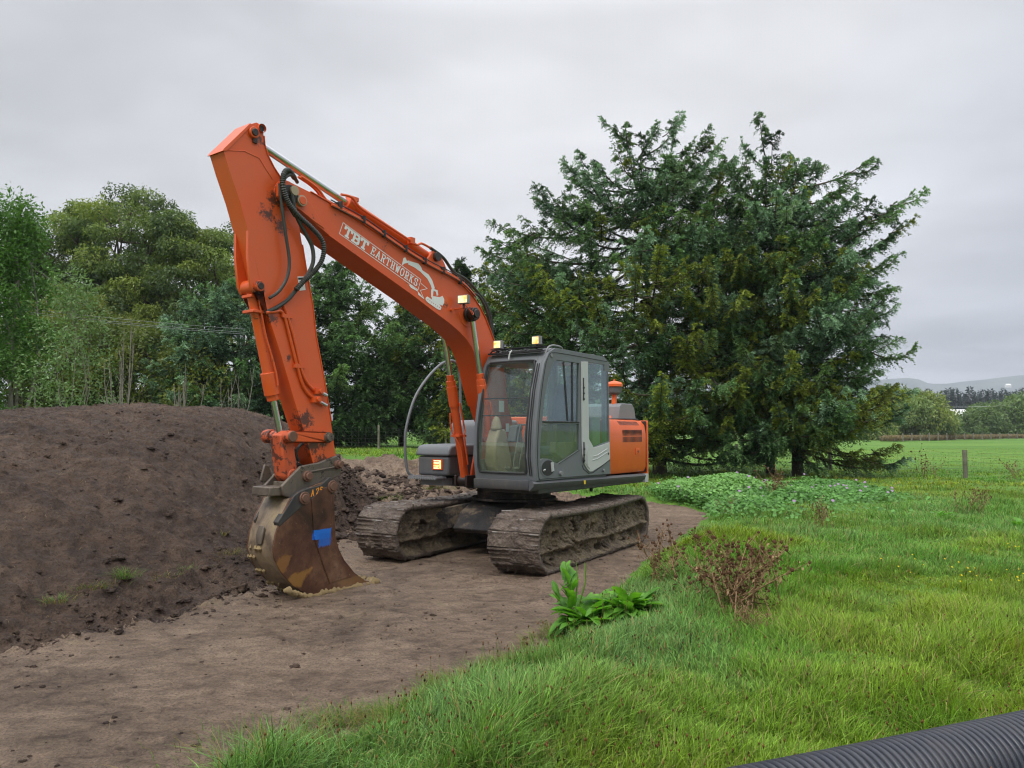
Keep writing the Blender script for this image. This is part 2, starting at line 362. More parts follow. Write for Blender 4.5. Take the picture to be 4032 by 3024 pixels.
def loopL(cx,cz,r):
    """points of the track loop as (x, z, tilt) spaced by arc length"""
    segs=[]
    pts=[]
    n=400
    top=[(cx-2*cx*i/100, cz+r-.030*math.sin(math.pi*i/100)) for i in range(101)]
    back=[(-cx+r*math.cos(R(90+180*i/80)),cz+r*math.sin(R(90+180*i/80))) for i in range(1,80)]
    bot=[(-cx+2*cx*i/100,cz-r) for i in range(101)]
    fr=[(cx+r*math.cos(R(-90+180*i/80)),cz+r*math.sin(R(-90+180*i/80))) for i in range(1,80)]
    return top+back+bot+fr
LP=loopL(1.53,.385,.33); 
dist=[0]
for i in range(len(LP)): a=LP[i];b=LP[(i+1)%len(LP)]; dist.append(dist[-1]+math.hypot(b[0]-a[0],b[1]-a[1]))
TOT=dist[-1]; NSH=45
def at_len(d):
    d%=TOT
    import bisect
    i=bisect.bisect_right(dist,d)-1; i=min(i,len(LP)-1); a=LP[i];b=LP[(i+1)%len(LP)]; f=(d-dist[i])/max(1e-9,dist[i+1]-dist[i])
    return a[0]+(b[0]-a[0])*f,a[1]+(b[1]-a[1])*f,math.atan2(b[1]-a[1],b[0]-a[0])
def shoe_mesh(seed):
    """one shoe: a plate with three grouser bars and mud pressed between them"""
    nu,nv=22,60; L=TOT/NSH; u=np.linspace(-L/2-.004,L/2+.004,nu); v=np.linspace(-.35,.35,nv); U,V=np.meshgrid(u,v,indexing='ij')
    bars=np.zeros_like(U)
    for c,hh,w in((-L*.42,.040,.012),(-L*.08,.026,.010),(L*.25,.026,.010)): bars=np.maximum(bars,hh*np.exp(-((U-c)/w)**4))
    mud=.012+.030*np.clip(fbm(U+seed,V,9,5,seed,.6)+.25,0,1)+clods(U+3*seed,V,.07,seed,.5,.55)
    mud*=sstep(.0,.35,fbm(U*.6+9*seed,V+2,5,3,seed+3)+.42)
    top=np.maximum(bars*(.75+.5*fbm(V*0+seed,V,4,2,seed))+.005*fbm(U,V+seed,30,3,seed),mud)
    er=.008*np.abs(fbm(V*0+seed,U,40,2,seed+9)); V2=V+np.sign(V)*np.where(np.abs(V)>.34,er,0)
    A=np.stack([U,V2,top+.012],-1).reshape(-1,3); B=np.stack([U,V2,np.full_like(U,-.018)],-1).reshape(-1,3)
    idx=np.arange(nu*nv).reshape(nu,nv); q=lambda a:np.stack([a[:-1,:-1],a[1:,:-1],a[1:,1:],a[:-1,1:]],-1).reshape(-1,4)
    n=nu*nv; F=[q(idx),q(idx)[:,::-1]+n]
    for e in(idx[0,:],idx[-1,:][::-1],idx[:,-1],idx[:,0][::-1]): F.append(np.stack([e[:-1],e[1:],e[1:]+n,e[:-1]+n],-1))
    FQ=np.concatenate(F); bare=((bars>mud+.004)&(bars>.020)&(fbm(U*0+seed,V,7,3,seed+4)>-.12)).reshape(-1); fm=np.zeros(len(FQ),dtype=int); nf_=len(F[0]); fm[:nf_]=bare[F[0]].all(1)
    o=npmesh('track_shoe',np.concatenate([A,B]),FQ,['shoe','baredge'],smooth_=False,fm=fm)
    return o
protos=[shoe_mesh(k+1) for k in range(4)]
for p in protos: COL.objects.unlink(p)
def mudwall(y0,side,seed):
    """the clay-packed inside of a track seen from the side, with ledges, cracks and holes"""
    nx,nz=300,70; xs=np.linspace(-1.82,1.82,nx); zs=np.linspace(.0,1,nz); X,Zt=np.meshgrid(xs,zs,indexing='ij')
    r=.315; hw=np.where(np.abs(X)<1.53,r,np.sqrt(np.maximum(.0004,r*r-(np.abs(X)-1.53)**2))); Z=.385-hw+2*hw*Zt
    n=fbm(X,Z,2.2,5,seed); n2=fbm(X,Z,9,4,seed+5)
    led=.05*np.exp(-((Z-.30-.02*np.sin(X*3))/.03)**2)-.07*np.exp(-((Z-.22)/.035)**2)*(n2>-.1)
    low=.10*sstep(.16,.06,Z)                                   # mud shelf lying on the lower shoes
    hole=-.10*sstep(.30,.46,fbm(X+7,Z*1.3,5,3,seed+8))
    crack=-.03*np.exp(-(fbm(X,Z,4,3,seed+11)/.04)**2)
    D=-.045+.075*n+.040*n2+.012*fbm(X,Z,30,3,seed+2)+led+low+hole*1.3+crack+clods(X+20,Z+20,.09,seed,.6,.7)
    D=np.where((Zt>.93),-.06,D)
    Y=y0+side*D
    V=np.stack([X,Y,Z],-1).reshape(-1,3); idx=np.arange(nx*nz).reshape(nx,nz)
    F=np.stack([idx[:-1,:-1],idx[1:,:-1],idx[1:,1:],idx[:-1,1:]],-1).reshape(-1,4)
    return V,F
for s,nm in((1,'near'),(-1,'far')):
    yc=s*1.07; V1,F1=mudwall(yc+.32,1,5 if s>0 else 31); V2,F2=mudwall(yc-.32,-1,15 if s>0 else 77)
    tr=npmesh('crawler_track',np.concatenate([V1,V2]),np.concatenate([F1,F2+len(V1)]),'mud',parent=ex,smooth_=True); und(tr)
    tr['label']='track packed with clay '+('below the cab' if s>0 else 'on the side away from the cab')
    mb=MB(); mb.cyl((1.53,yc-.2,.385),(1.53,yc+.2,.385),.30,32); mb.cyl((-1.53,yc-.2,.385),(-1.53,yc+.2,.385),.30,32)
    for k in range(7): mb.cyl((-1.1+k*.37,yc-.13,.14),(-1.1+k*.37,yc+.13,.14),.08,16)
    mb.b6(-1.2,1.2,yc-.12,yc+.12,.22,.52); mb.build('track_rollers','mud',tr)
    for k in range(NSH):
        x,z,a=at_len((k+.5)*TOT/NSH+(.03 if s<0 else 0)); p=protos[(k*3+(1 if s>0 else 2)+k//5)%4]
        o=p.copy(); COL.objects.link(o); o.parent=tr
        nx_,nz_=math.sin(a),-math.cos(a)   # loop runs so that its outer side is on the right
        X=Vector((math.cos(a),0,math.sin(a))); Z=Vector((-math.sin(a),0,math.cos(a)))
        if Z.dot(Vector((0 if abs(x)<1.53 else x-math.copysign(1.53,x),0,z-.385)))<0: Z=-Z; X=-X
        Yv=Z.cross(X); m4=Matrix((X,Yv,Z)).transposed().to_4x4(); m4.translation=Vector((x,yc,z))
        m4=m4@Matrix.Rotation(R(random.uniform(-1.6,1.6)),4,'Y')
        o.matrix_local=m4

# ---- upper deck
mb=MB(); mb.plan([(1.1,1.20),(1.1,.30),(.75,.28),(.75,-.3),(.60,-.5),(.60,-1.2),(-1.75,-1.2),(-1.95,-.9),(-2.05,0),(-1.95,.9),(-1.75,1.2)],.955,1.09)
mb.build('deck','darkmetal',ex,.01)
# side skirt: rounded grey rail along the cab side, and the front skirt under the cab
def skirt():
    mb=MB(); prof=[(1.18,1.00),(1.245,1.055),(1.26,1.10),(1.235,1.128),(1.17,1.13)]
    n=len(prof); vs=[];xs=[1.255,1.22,.6,0,-.7,-1.3,-1.84]
    for i,x in enumerate(xs):
        f=(x+1.66)/2.9
        for(y,z) in prof: vs.append((x,y-(.02 if i==0 else 0),z-.035*(1-f)+(.0 if z>1.1 else .0)))
    fs=[(i*n+k,i*n+(k+1)%n,(i+1)*n+(k+1)%n,(i+1)*n+k) for i in range(len(xs)-1) for k in range(n)]
    fs+=[tuple(range(n)),tuple((len(xs)-1)*n+k for k in range(n))]
    mb.add(vs,fs)
    mb.prism([(1.16,1.005),(1.235,1.01),(1.262,1.055),(1.262,1.135),(1.15,1.14)],.255,1.155)
    mb.cur=1; mb.b6(-1.96,-1.843,1.10,1.243,.955,1.09)
    mb.cur=2; mb.b6(.02,.065,1.2595,1.262,1.03,1.085)
    return mb.build('skirt_rail',['grey_dirty','silver','lblyellow'],ex,.008)
skirt()
# ---- engine bay and counterweight
mb=MB(); pr=[(1.18,1.125),(1.215,1.20),(1.222,1.72),(1.20,1.86),(1.13,1.935),(.95,1.955)]
n=len(pr); vs=[]
for x in(-.725,-1.93): vs+=[(x,y,z) for y,z in pr]+[(x,-1.19,1.955),(x,-1.19,1.1)]
n=n+2; mb.add(vs,[(k,(k+1)%n,(k+1)%n+n,k+n) for k in range(n)]+[tuple(range(n)),tuple(range(n,2*n))])
eng=mb.build('engine_cover','orange_clean',ex,.008)
mb=MB()
for row,(z0,z1) in enumerate(((1.60,1.685),(1.70,1.79))):
    if row: mb.build('vent_slots','black',eng); mb=MB()
    for k in range(17): x=-1.16-k*.038; mb.b6(x-.009,x+.009,1.219,1.2245,z0,z1)
mb.build('vent_slots','black',eng); mb=MB()
for k in range(17):
    x=-1.12-k*.038; z0=1.862;z1=1.915; mb.add([(x-.009,1.201,1.862),(x+.009,1.201,1.862),(x+.009,1.147,1.922),(x-.009,1.147,1.922),(x-.009,1.195,1.858),(x+.009,1.195,1.858),(x+.009,1.141,1.918),(x-.009,1.141,1.918)],[(0,1,2,3),(4,5,6,7),(0,1,5,4),(3,2,6,7),(0,3,7,4),(1,2,6,5)])
mb.build('vent_slots','black',eng)
mb=MB(); mb.b6(-1.79+.09,-1.62+.06,1.219,1.230,1.40,1.50); mb.cur=1; mb.b6(-1.67,-1.59,1.2295,1.2335,1.415,1.485); mb.cur=2; mb.cyl((-1.63,1.232,1.45),(-1.63,1.240,1.45),.018,14)
mb.build('latch',['orange_clean','orange','steel'],eng,.003)
mb=MB(); mb.b6(-1.950,-1.9305,.2,1.2195,1.12,1.93); mb.build('panel_gap','black',eng)
cwp=[(-1.951,1.235),(-1.99,1.235)]+[(-(2.36)*math.cos(R(a)),2.36*math.sin(R(a))) for a in(30.5,27,22,16,8,0,-8,-16,-22,-27,-30.5)]+[(-1.99,-1.235),(-1.951,-1.235)]
mb=MB(); mb.plan(cwp,.975,1.94); mb.build('counterweight','orange_clean',ex,.07,seg=5)
mb=MB(); mb.b6(-1.66,-.75,-.9,.55,1.952,2.0); mb.build('hood','orange_clean',ex,.02)
mb=MB(); mb.prism([(-1.52,1.955),(-1.56,2.17),(-1.62,2.215),(-1.98,2.215),(-2.06,2.15),(-2.12,1.955)],.30,.95); mb.cur=1; mb.b6(-2.15,-1.5,.27,.98,1.952,1.975)
mb.build('air_intake_hood',['grey_light','black'],ex,.03)
mb=MB(); mb.cyl((-1.56,.78,1.95),(-1.64,.80,2.16),.055,16,.045); mb.cyl((-1.64,.80,2.14),(-1.66,.80,2.37),.042,16); pc=mb.build('precleaner','orange_clean',ex)
mb=MB(); mb.tube([(-1.66,.8,2.36),(-1.66,.8,2.385),(-1.66,.8,2.39),(-1.66,.8,2.49)],[.075,.10,.115,.12],24); mb.build('dust_bowl','grey_dirty',pc)
mb=MB(); mb.tube([(-1.66,.8,2.49),(-1.66,.8,2.53),(-1.66,.8,2.56),(-1.66,.8,2.585)],[.135,.135,.11,.02],24); mb.cyl((-1.66,.8,2.57),(-1.66,.8,2.61),.015,8); mb.build('cap','orange_clean',pc)
# ---- boom foot bracket, valve cover
mb=MB()
for t in(-.26,.22): mb.prism([(.05,1.09),(.75,1.09),(.62,1.55),(.48,1.84),(.28,1.86),(.14,1.7)],t,t+.04)
mb.cyl((.33,-.3,1.70),(.33,.3,1.70),.075,20); mb.build('boom_foot_bracket','orange',ex,.01)
mb=MB(); mb.b6(-.72,.1,-.30,.24,1.09,1.50); mb.build('valve_cover','interior',ex,.02)
mb=MB(); mb.b6(-.02,.16,-.46,-.34,1.95,2.14); mb.cur=1; mb.b6(-.02,.16,-.46,-.34,2.14,2.34); mb.build('filler_post',['orange','steel'],ex,.012)
# ---- fuel tank and toolbox at the right front
mb=MB(); mb.prism([(-.70,1.09),(.09,1.09),(.09,1.80),(.06,1.90),(-.02,1.945),(-.70,1.945)],-1.22,-.42); mb.build('fuel_tank','grey',ex,.05,seg=4)
tb=MB(); tb.prism([(.10,1.11),(.80,1.11),(.80,1.40),(.10,1.40)],-1.22,-.60); tool=tb.build('tool_box','grey_dirty',ex,.04,seg=3)
mb=MB(); mb.prism([(.10,1.405),(.83,1.405),(.81,1.50),(.76,1.555),(.66,1.57),(.10,1.575)],-1.245,-.575); mb.build('box_lid','grey',tool,.03,seg=3)
mb=MB(); mb.b6(.80,.815,-.91,-.71,1.20,1.355); mb.cur=1; mb.b6(.812,.818,-.88,-.74,1.215,1.34)
mb.cur=2
for k in range(3): mb.b6(.817,.822,-.915,-.79+.02,1.235+k*.04,1.245+k*.04)
mb.build('front_lamp',['orange','amber','orange'],tool)
mb=MB(); mb.b6(.78,1.0,-1.22,-.66,1.075,1.10)
for k in range(12): mb.b6(.995,1.005,-1.21+k*.046,-1.19+k*.046,1.06,1.115)
for k in range(6): mb.b6(.80,.99,-1.20+k*.09,-1.17+k*.09,1.099,1.112)
mb.b6(.5,.8,-1.15,-.7,.97,1.07); mb.build('boarding_step','grey_light',tool)
mb=MB(); mb.spline([(.80,-1.20,1.08),(.95,-1.25,1.13),(1.0,-1.27,1.30),(1.02,-1.27,1.55),(1.0,-1.27,1.83),(.83,-1.27,2.26),(.56,-1.27,2.58),(.25,-1.27,2.82),(.02,-1.27,2.90),(-.12,-1.27,2.89),(-.21,-1.27,2.80),(-.24,-1.27,2.5),(-.24,-1.25,1.9),(-.24,-1.2,1.6)],.021,10)
mb.build('hand_rail','grey',ex)

# ---- boom
top=[(4.42,4.36),(4.36,4.42),(4.28,4.43),(4.0,4.387),(3.77,4.338),(3.37,4.232),(2.93,4.112),(2.5,3.982),(2.07,3.885),(1.75,3.83),(1.55,3.785),(1.38,3.725),(1.20,3.625),(1.05,3.50),(.93,3.37),(.82,3.21),(.72,3.05),(.60,2.83),(.51,2.65),(.44,2.41),(.36,2.10),(.26,1.86),(.19,1.74)]
bot=[(.20,1.62),(.30,1.55),(.45,1.58),(.60,1.72),(.76,1.95),(.85,2.13),(.95,2.36),(1.04,2.60),(1.13,2.79),(1.24,2.94),(1.36,3.04),(1.50,3.12),(1.69,3.208),(2.02,3.333),(2.40,3.484),(2.88,3.657),(3.32,3.813),(3.73,3.962),(3.90,4.04),(4.15,4.16),(4.32,4.165),(4.42,4.24)]
mb=MB(); mb.prism(top+bot,-.175,.175)
def ribbon(mb,pts,t0,t1,off,th):
    P=[Vector((a,b)) for a,b in pts]; lo=[];hi=[]
    for i,p in enumerate(P):
        d=(P[min(i+1,len(P)-1)]-P[max(i-1,0)]).normalized(); n=Vector((d.y,-d.x))
        lo.append(p+n*off); hi.append(p+n*(off+th))
    mb.prism([tuple(p) for p in lo]+[tuple(p) for p in reversed(hi)],t0,t1)
ribbon(mb,top[3:20],-.19,.19,-.002,.014); ribbon(mb,bot[5:18],-.19,.19,-.002,.014)
for t in(.173,): # stiffening plate near the nose and around the cylinder pin
    mb.prism([(4.25,4.30),(4.0,4.27),(3.88,4.12),(3.80,4.02),(3.95,4.07),(4.2,4.18)],t,t+.012)
    mb.prism(arc((1.32,3.36),.17,0,345,20),t,t+.010)
boom=mb.build('boom','orange',ex,.006)
mb=MB(); mb.cyl((1.32,-.34,3.36),(1.32,.36,3.36),.062,20); mb.cyl((1.32,.19,3.36),(1.32,.235,3.36),.10,20)
for s in(-1,1): mb.cyl((1.32,s*.25,3.36),(1.32,s*.335,3.36),.088,20)
mb.build('cylinder_pin','grease',boom,.008)
mb=MB(); mb.cyl((4.28,-.205,4.29),(4.28,.205,4.29),.10,24); mb.cur=1; mb.cyl((4.245,.20,4.33),(4.245,.235,4.33),.052,20); mb.cyl((4.14,.18,4.25),(4.14,.225,4.25),.06,20); mb.cur=2; mb.cyl((4.14,.22,4.25),(4.14,.232,4.25),.045,20)
mb.build('nose_pin',['grease','beige','orange'],boom,.004)
# arm-cylinder lugs on top of the boom
mb=MB()
for t in(-.12,.085): mb.prism([(1.60,3.80),(1.72,4.0),(1.83,4.14),(1.95,4.14),(2.02,4.05),(2.2,3.90)],t,t+.035)
mb.cyl((1.90,-.14,4.06),(1.90,.14,4.06),.05,18); mb.build('cylinder_lug','orange',boom,.006)
# steel pipes clipped along the boom
mb=MB()
pp=[(4.12,4.53),(3.97,4.487),(3.87,4.44),(3.80,4.38),(3.72,4.345),(3.25,4.262),(2.92,4.165),(2.50,4.04),(2.08,3.94),(1.75,3.885),(1.54,3.84),(1.36,3.775),(1.18,3.67)]
for k,(t,dz) in enumerate(((.165,.0),(.115,.008),(.20,-.035))):
    q=pp if k<2 else pp[4:]
    mb.spline([(x,t,z+dz) for x,z in q],.015,8,4)
mb.build('hydraulic_pipes','orange',boom)
mb=MB(); mb.spline([(x,.185,z+.022) for x,z in pp[4:]],.007,6,4); mb.spline([(x,.225,z-.06) for x,z in pp[4:]],.006,6,4)
for x,z in((3.6,4.34),(3.25,4.25),(2.92,4.15),(2.55,4.04),(2.2,3.95),(1.85,3.89),(1.5,3.80)): mb.b6(x-.009,x+.009,.09,.235,z-.048,z+.034)
mb.build('pipe_clips_and_cable','black',boom)
mb=MB(); mb.spline([(3.50,.10,4.50),(3.34,.11,4.50),(3.22,.11,4.41),(2.85,.11,4.31),(2.37,.11,4.185),(2.25,.11,4.155),(2.16,.11,4.19),(2.0,.11,4.165)],.016,8,5); 
mb.b6(2.3,2.38,.02,.13,4.15,4.23); mb.build('cylinder_feed_pipe','orange',boom)
mb=MB(); mb.spline([(2.0,.11,4.165),(1.74,.11,4.08),(1.52,.10,3.93),(1.25,.08,3.88),(1.0,.05,3.78),(.74,.03,3.62),(.60,.02,3.42),(.52,0,3.12),(.42,0,2.7),(.33,0,2.3)],.021,8,6)
mb.spline([(1.20,.16,3.68),(1.02,.14,3.66),(.83,.12,3.50),(.70,.1,3.28),(.6,.1,3.0),(.46,.1,2.6)],.018,8,6); mb.build('feed_hoses','hose',boom)
# writing and picture on the boom side
T_=.1765
def strokes(mb,lets,org,ux,uy,w,h,pitch,th,t):
    k=0
    for i,ch in enumerate(lets):
        for st in GL[ch]:
            for a,b in zip(st[:-1],st[1:]):
                A=Vector((a[0]*w+i*pitch,a[1]*h)); B=Vector((b[0]*w+i*pitch,b[1]*h)); d=(B-A); L=d.length
                d=d/L; n=Vector((-d.y,d.x))*th/2; e=d*th*.5
                hz=abs(d.x)>.9; n=n*(.72 if hz else 1)
                q=[A-e*.6-n,B+e*.6-n,B+e*.6+n,A-e*.6+n]; k+=1; tt=t+k*.00004
                mb.add([(org[0]+ux[0]*p.x+uy[0]*p.y,tt,org[1]+ux[1]*p.x+uy[1]*p.y) for p in q],[(0,1,2,3)])
GL={'T':[[(0,1),(1,1)],[(.5,1),(.5,0)],[(.28,0),(.72,0)],[(0,1),(0,.76)],[(1,1),(1,.76)]],
'B':[[(.2,0),(.2,1)],[(0,1),(.68,1),(.88,.88),(.88,.62),(.68,.52),(.2,.52)],[(.68,.52),(.94,.40),(.94,.12),(.72,0),(0,0)]],
'E':[[(.2,0),(.2,1)],[(0,1),(.9,1),(.9,.8)],[(.2,.52),(.62,.52)],[(.62,.62),(.62,.42)],[(0,0),(.9,0),(.9,.2)]],
'A':[[(.1,0),(.5,1),(.9,0)],[(.27,.33),(.73,.33)],[(-.06,0),(.28,0)],[(.72,0),(1.06,0)]],
'R':[[(.2,0),(.2,1)],[(0,1),(.68,1),(.88,.88),(.88,.6),(.68,.5),(.2,.5)],[(.5,.5),(.82,0),(1,0)],[(0,0),(.4,0)]],
'H':[[(.2,0),(.2,1)],[(.8,0),(.8,1)],[(.2,.5),(.8,.5)],[(.02,0),(.38,0)],[(.62,0),(.98,0)],[(.02,1),(.38,1)],[(.62,1),(.98,1)]],
'W':[[(.06,1),(.28,0),(.5,.85),(.72,0),(.94,1)],[(-.08,1),(.2,1)],[(.8,1),(1.08,1)]],
'O':[[(.32,0),(.08,.25),(.08,.75),(.32,1),(.68,1),(.92,.75),(.92,.25),(.68,0),(.32,0)]],
'K':[[(.2,0),(.2,1)],[(.2,.42),(.8,1)],[(.4,.6),(.85,0)],[(.02,0),(.38,0)],[(.02,1),(.38,1)],[(.65,1),(.98,1)],[(.7,0),(1.02,0)]],
'S':[[(.86,.74),(.86,.98)],[(.88,.8),(.7,1),(.3,1),(.1,.84),(.1,.66),(.3,.54),(.7,.46),(.9,.33),(.9,.16),(.7,0),(.3,0),(.1,.2)],[(.13,.26),(.13,.02)]],
'2':[[(.08,.75),(.25,1),(.7,1),(.85,.72),(.1,0),(.95,.05)]],'a':[[(0,0),(.45,1),(.8,0)],[(.2,.4),(.7,.4)]],'s':[[(.9,.85),(.3,1),(.2,.6),(.8,.4),(.6,0),(.05,.1)]],'-':[[(.1,.5),(.9,.55)]]}
O0=(3.585,4.012); U0=Vector((2.289-3.582,3.559-4.011)).normalized(); V0=Vector((U0.y,-U0.x)) ; V0=Vector((-.054,.142)).normalized()*1.0
mb=MB(); W_=1.37; H_=.148
def fr(a,b,th,k):
    A=Vector(a);B=Vector(b);d=(B-A).normalized();n=Vector((-d.y,d.x))*th/2;e=d*th/2
    q=[A-e-n,B+e-n,B+e+n,A-e+n]; mb.add([(O0[0]+U0.x*p.x+V0.x*p.y,T_+.0001*k,O0[1]+U0.y*p.x+V0.y*p.y) for p in q],[(0,1,2,3)])
for k,(a,b) in enumerate((((0,0),(W_,0)),((0,H_),(W_,H_)),((0,0),(0,H_)),((W_,0),(W_,H_)))): fr(a,b,.008,k)
strokes(mb,'TBT',(O0[0]+U0.x*.055+V0.x*.024,O0[1]+U0.y*.055+V0.y*.024),U0,V0,.104,.102,.130,.032,T_+.001)
strokes(mb,'EARTHWORKS',(O0[0]+U0.x*.495+V0.x*.028,O0[1]+U0.y*.495+V0.y*.028),U0,V0,.063,.092,.0855,.0155,T_+.001)
mb.build('company_lettering','white',boom,smooth_=False)
mb=MB()
icon=[[(2.585,3.819),(2.556,3.919),(2.526,3.933),(2.495,3.895),(2.453,3.907),(2.465,3.875),(2.537,3.853)],
[(2.452,3.8995),(2.29,3.897),(2.239,3.861),(2.213,3.817),(2.251,3.797),(2.353,3.833),(2.477,3.855)],
[(2.252,3.833),(2.213,3.822),(2.097,3.787),(2.031,3.726),(1.977,3.626),(2.03,3.6),(2.057,3.659),(2.122,3.73),(2.239,3.791)],
[(2.049,3.597),(2.017,3.616),(1.924,3.607),(1.91,3.546),(1.94,3.531),(1.957,3.584),(2.003,3.591),(2.016,3.503),(2.048,3.499)],
[(2.042,3.518),(1.883,3.522),(1.829,3.548),(1.794,3.507),(1.794,3.461),(1.828,3.416),(2.028,3.457)],
[(2.152,3.475),(2.12,3.498),(1.882,3.422),(1.848,3.39),(1.868,3.353),(1.922,3.358),(2.119,3.426),(2.152,3.449)]]
for k,pg in enumerate(icon): mb.prism(pg,T_,T_+.001+.0003*k)
for a,b in(((2.237,3.649),(2.121,3.6)),((2.121,3.6),(2.249,3.559)),((2.249,3.559),(2.184,3.462)),((2.184,3.462),(2.286,3.501))):
    A=Vector(a);B=Vector(b);d=(B-A).normalized()*.004;n=Vector((-d.y,d.x)); mb.prism([tuple(A-d-n),tuple(B+d-n),tuple(B+d+n),tuple(A-d+n)],T_,T_+.0012)
mb.prism([(2.18,3.462),(2.286,3.501),(2.299,3.543),(2.26,3.515)],T_,T_+.0015); mb.prism([(2.290,3.535),(2.424,3.568),(2.461,3.601),(2.43,3.605),(2.40,3.59),(2.30,3.552)],T_,T_+.0018)
for k in range(7):
    f=k/6; x=2.11-.22*f; z=3.462-.075*f; mb.cur=1; mb.box((x,T_+.0035,z),(.012,.001,.012)); 
mb.build('digger_emblem',['white','orange'],boom,smooth_=False)
# boom hoses across the joint
def corr(pts,r,amp,pitch,n=12):
    P=smooth(pts,8); out=[];rr=[];L=0
    # resample densely
    Q=[P[0]];
    for a,b in zip(P[:-1],P[1:]):
        m=max(1,int((b-a).length/(pitch/4)))
        for k in range(1,m+1): Q.append(a.lerp(b,k/m))
    for i,q in enumerate(Q): rr.append(r+amp*math.cos(i*math.pi/2))
    return Q,rr
mb=MB(); hp=[(4.16,.10,4.52),(4.31,.20,4.54),(4.40,.24,4.468),(4.418,.25,4.345),(4.359,.25,4.198),(4.233,.25,4.08),(4.049,.26,3.971),(3.916,.26,3.878),(3.872,.26,3.779),(3.892,.25,3.638),(3.984,.24,3.501),(4.11,.22,3.375),(4.198,.21,3.273)]
Q,rr=corr(hp,.026,.004,.02); mb.tube(Q,rr,10)
mb.spline([(4.08,.05,4.50),(4.24,.16,4.52),(4.36,.2,4.44),(4.39,.21,4.33),(4.34,.21,4.2),(4.22,.21,4.06)],.02,8)
mb.spline([(4.412,.19,4.371),(4.38,.2,4.085),(4.33,.2,3.83),(4.281,.2,3.575),(4.304,.2,3.394),(4.387,.18,3.236),(4.487,.15,3.149)],.0175,8)
mb.spline([(4.285,.22,4.281),(4.209,.22,4.061),(4.097,.22,3.906),(4.002,.22,3.774),(3.985,.22,3.609),(4.051,.2,3.448),(4.157,.18,3.297),(4.261,.16,3.164),(4.40,.15,3.06),(4.50,.1,3.0)],.022,8)
mb.build('joint_hoses','hose',boom)
def lamp(name,c,w,h,yaw,parent,bracket=True,dp=.07):
    r=Matrix.Rotation(yaw,3,'Z'); c=Vector(c); mb=MB()
    mb.box(c+r@Vector((-dp/2,0,0)),(dp,w,h),r); mb.cur=1; mb.box(c+r@Vector((.004,0,0)),(.008,w*.86,h*.82),r)
    mb.cur=2; 
    if bracket: mb.box(c+r@Vector((-dp/2,0,-h*.5-.03)),(.02,.03,.07),r)
    o=mb.build(name,['grey_light','lamp','black'],parent,.006); return o
lamp('work_light',(1.60,.33,3.52),.155,.115,R(12),boom)
mb=MB(); mb.tube([(1.575,.17,3.40),(1.575,.30,3.405),(1.56,.33,3.43)],.012,8); mb.cyl((1.66,.17,3.38),(1.66,.21,3.38),.02,10); mb.spline([(1.56,.33,3.45),(1.50,.36,3.40),(1.44,.37,3.33),(1.40,.35,3.36),(1.42,.28,3.42)],.005,6); mb.build('light_bracket','orange',boom)

# ---- boom cylinders
for s in(-1,1):
    t=s*(.29 if s<0 else .255); a=Vector((.80,t,1.10)); b=Vector((1.32,t,3.36)); d=(b-a).normalized()
    mb=MB(); mb.cyl(a-d*.05,a+d*1.05,.06,20); mb.cyl(a+d*1.03,a+d*1.42,.066,20,.066); mb.cyl(a+d*1.05,a+d*1.34,.074,20); mb.cyl(a+d*1.42,a+d*1.50,.050,20)
    mb.box(a+d*.62,(.16,.16,.035)); mb.spline([a+d*.95+Vector((.08,-.03,0)),a+d*.7+Vector((.09,-.04,0)),a+d*.45+Vector((.07,.06,0)),a+d*.15+Vector((.08,.07,0))],.013,8)
    mb.spline([a+d*1.1+Vector((-.02,.09,0)),a+d*.72+Vector((-.03,.10,0)),a+d*.62+Vector((.02,.12,0)),a+d*.2+Vector((.03,.12,0))],.013,8)
    c=mb.build('boom_cylinder','orange',ex,.004)
    MB().cyl(a+d*1.48,b,.036,20).build('piston_rod','chrome',c)
    m2=MB(); m2.cyl(b-d*.10,b,.05,16); m2.cyl((b.x,t-.045,b.z),(b.x,t+.045,b.z),.082,20); m2.build('rod_eye','grease',c,.005)
    m3=MB(); m3.cyl((a.x,t-.10,a.z-.04),(a.x,t+.10,a.z-.04),.075,20); m3.b6(a.x-.12,a.x+.1,t-.12,t-.085,.98,1.14); m3.b6(a.x-.12,a.x+.1,t+.085,t+.12,.98,1.14); m3.build('base_pin','grease',c,.005)
# ---- arm cylinder
a=Vector((1.90,0,4.06)); b=Vector((4.70,0,4.84)); d=(b-a).normalized()
mb=MB(); mb.cyl(a,a+d*1.46,.068,22); mb.cyl(a+d*1.36,a+d*1.50,.083,22); mb.cyl((1.9,-.08,4.06),(1.9,.08,4.06),.085,20); mb.box(a+d*1.42+Vector((0,.03,.07)),(.12,.10,.05)); ac=mb.build('arm_cylinder','orange',ex,.005)
MB().cyl(a+d*1.48,b,.042,20).build('piston_rod','chrome',ac)
mb=MB(); mb.cyl((1.9,.12,4.06),(1.9,.17,4.06),.06,18); mb.build('pin_end','grease',ac)

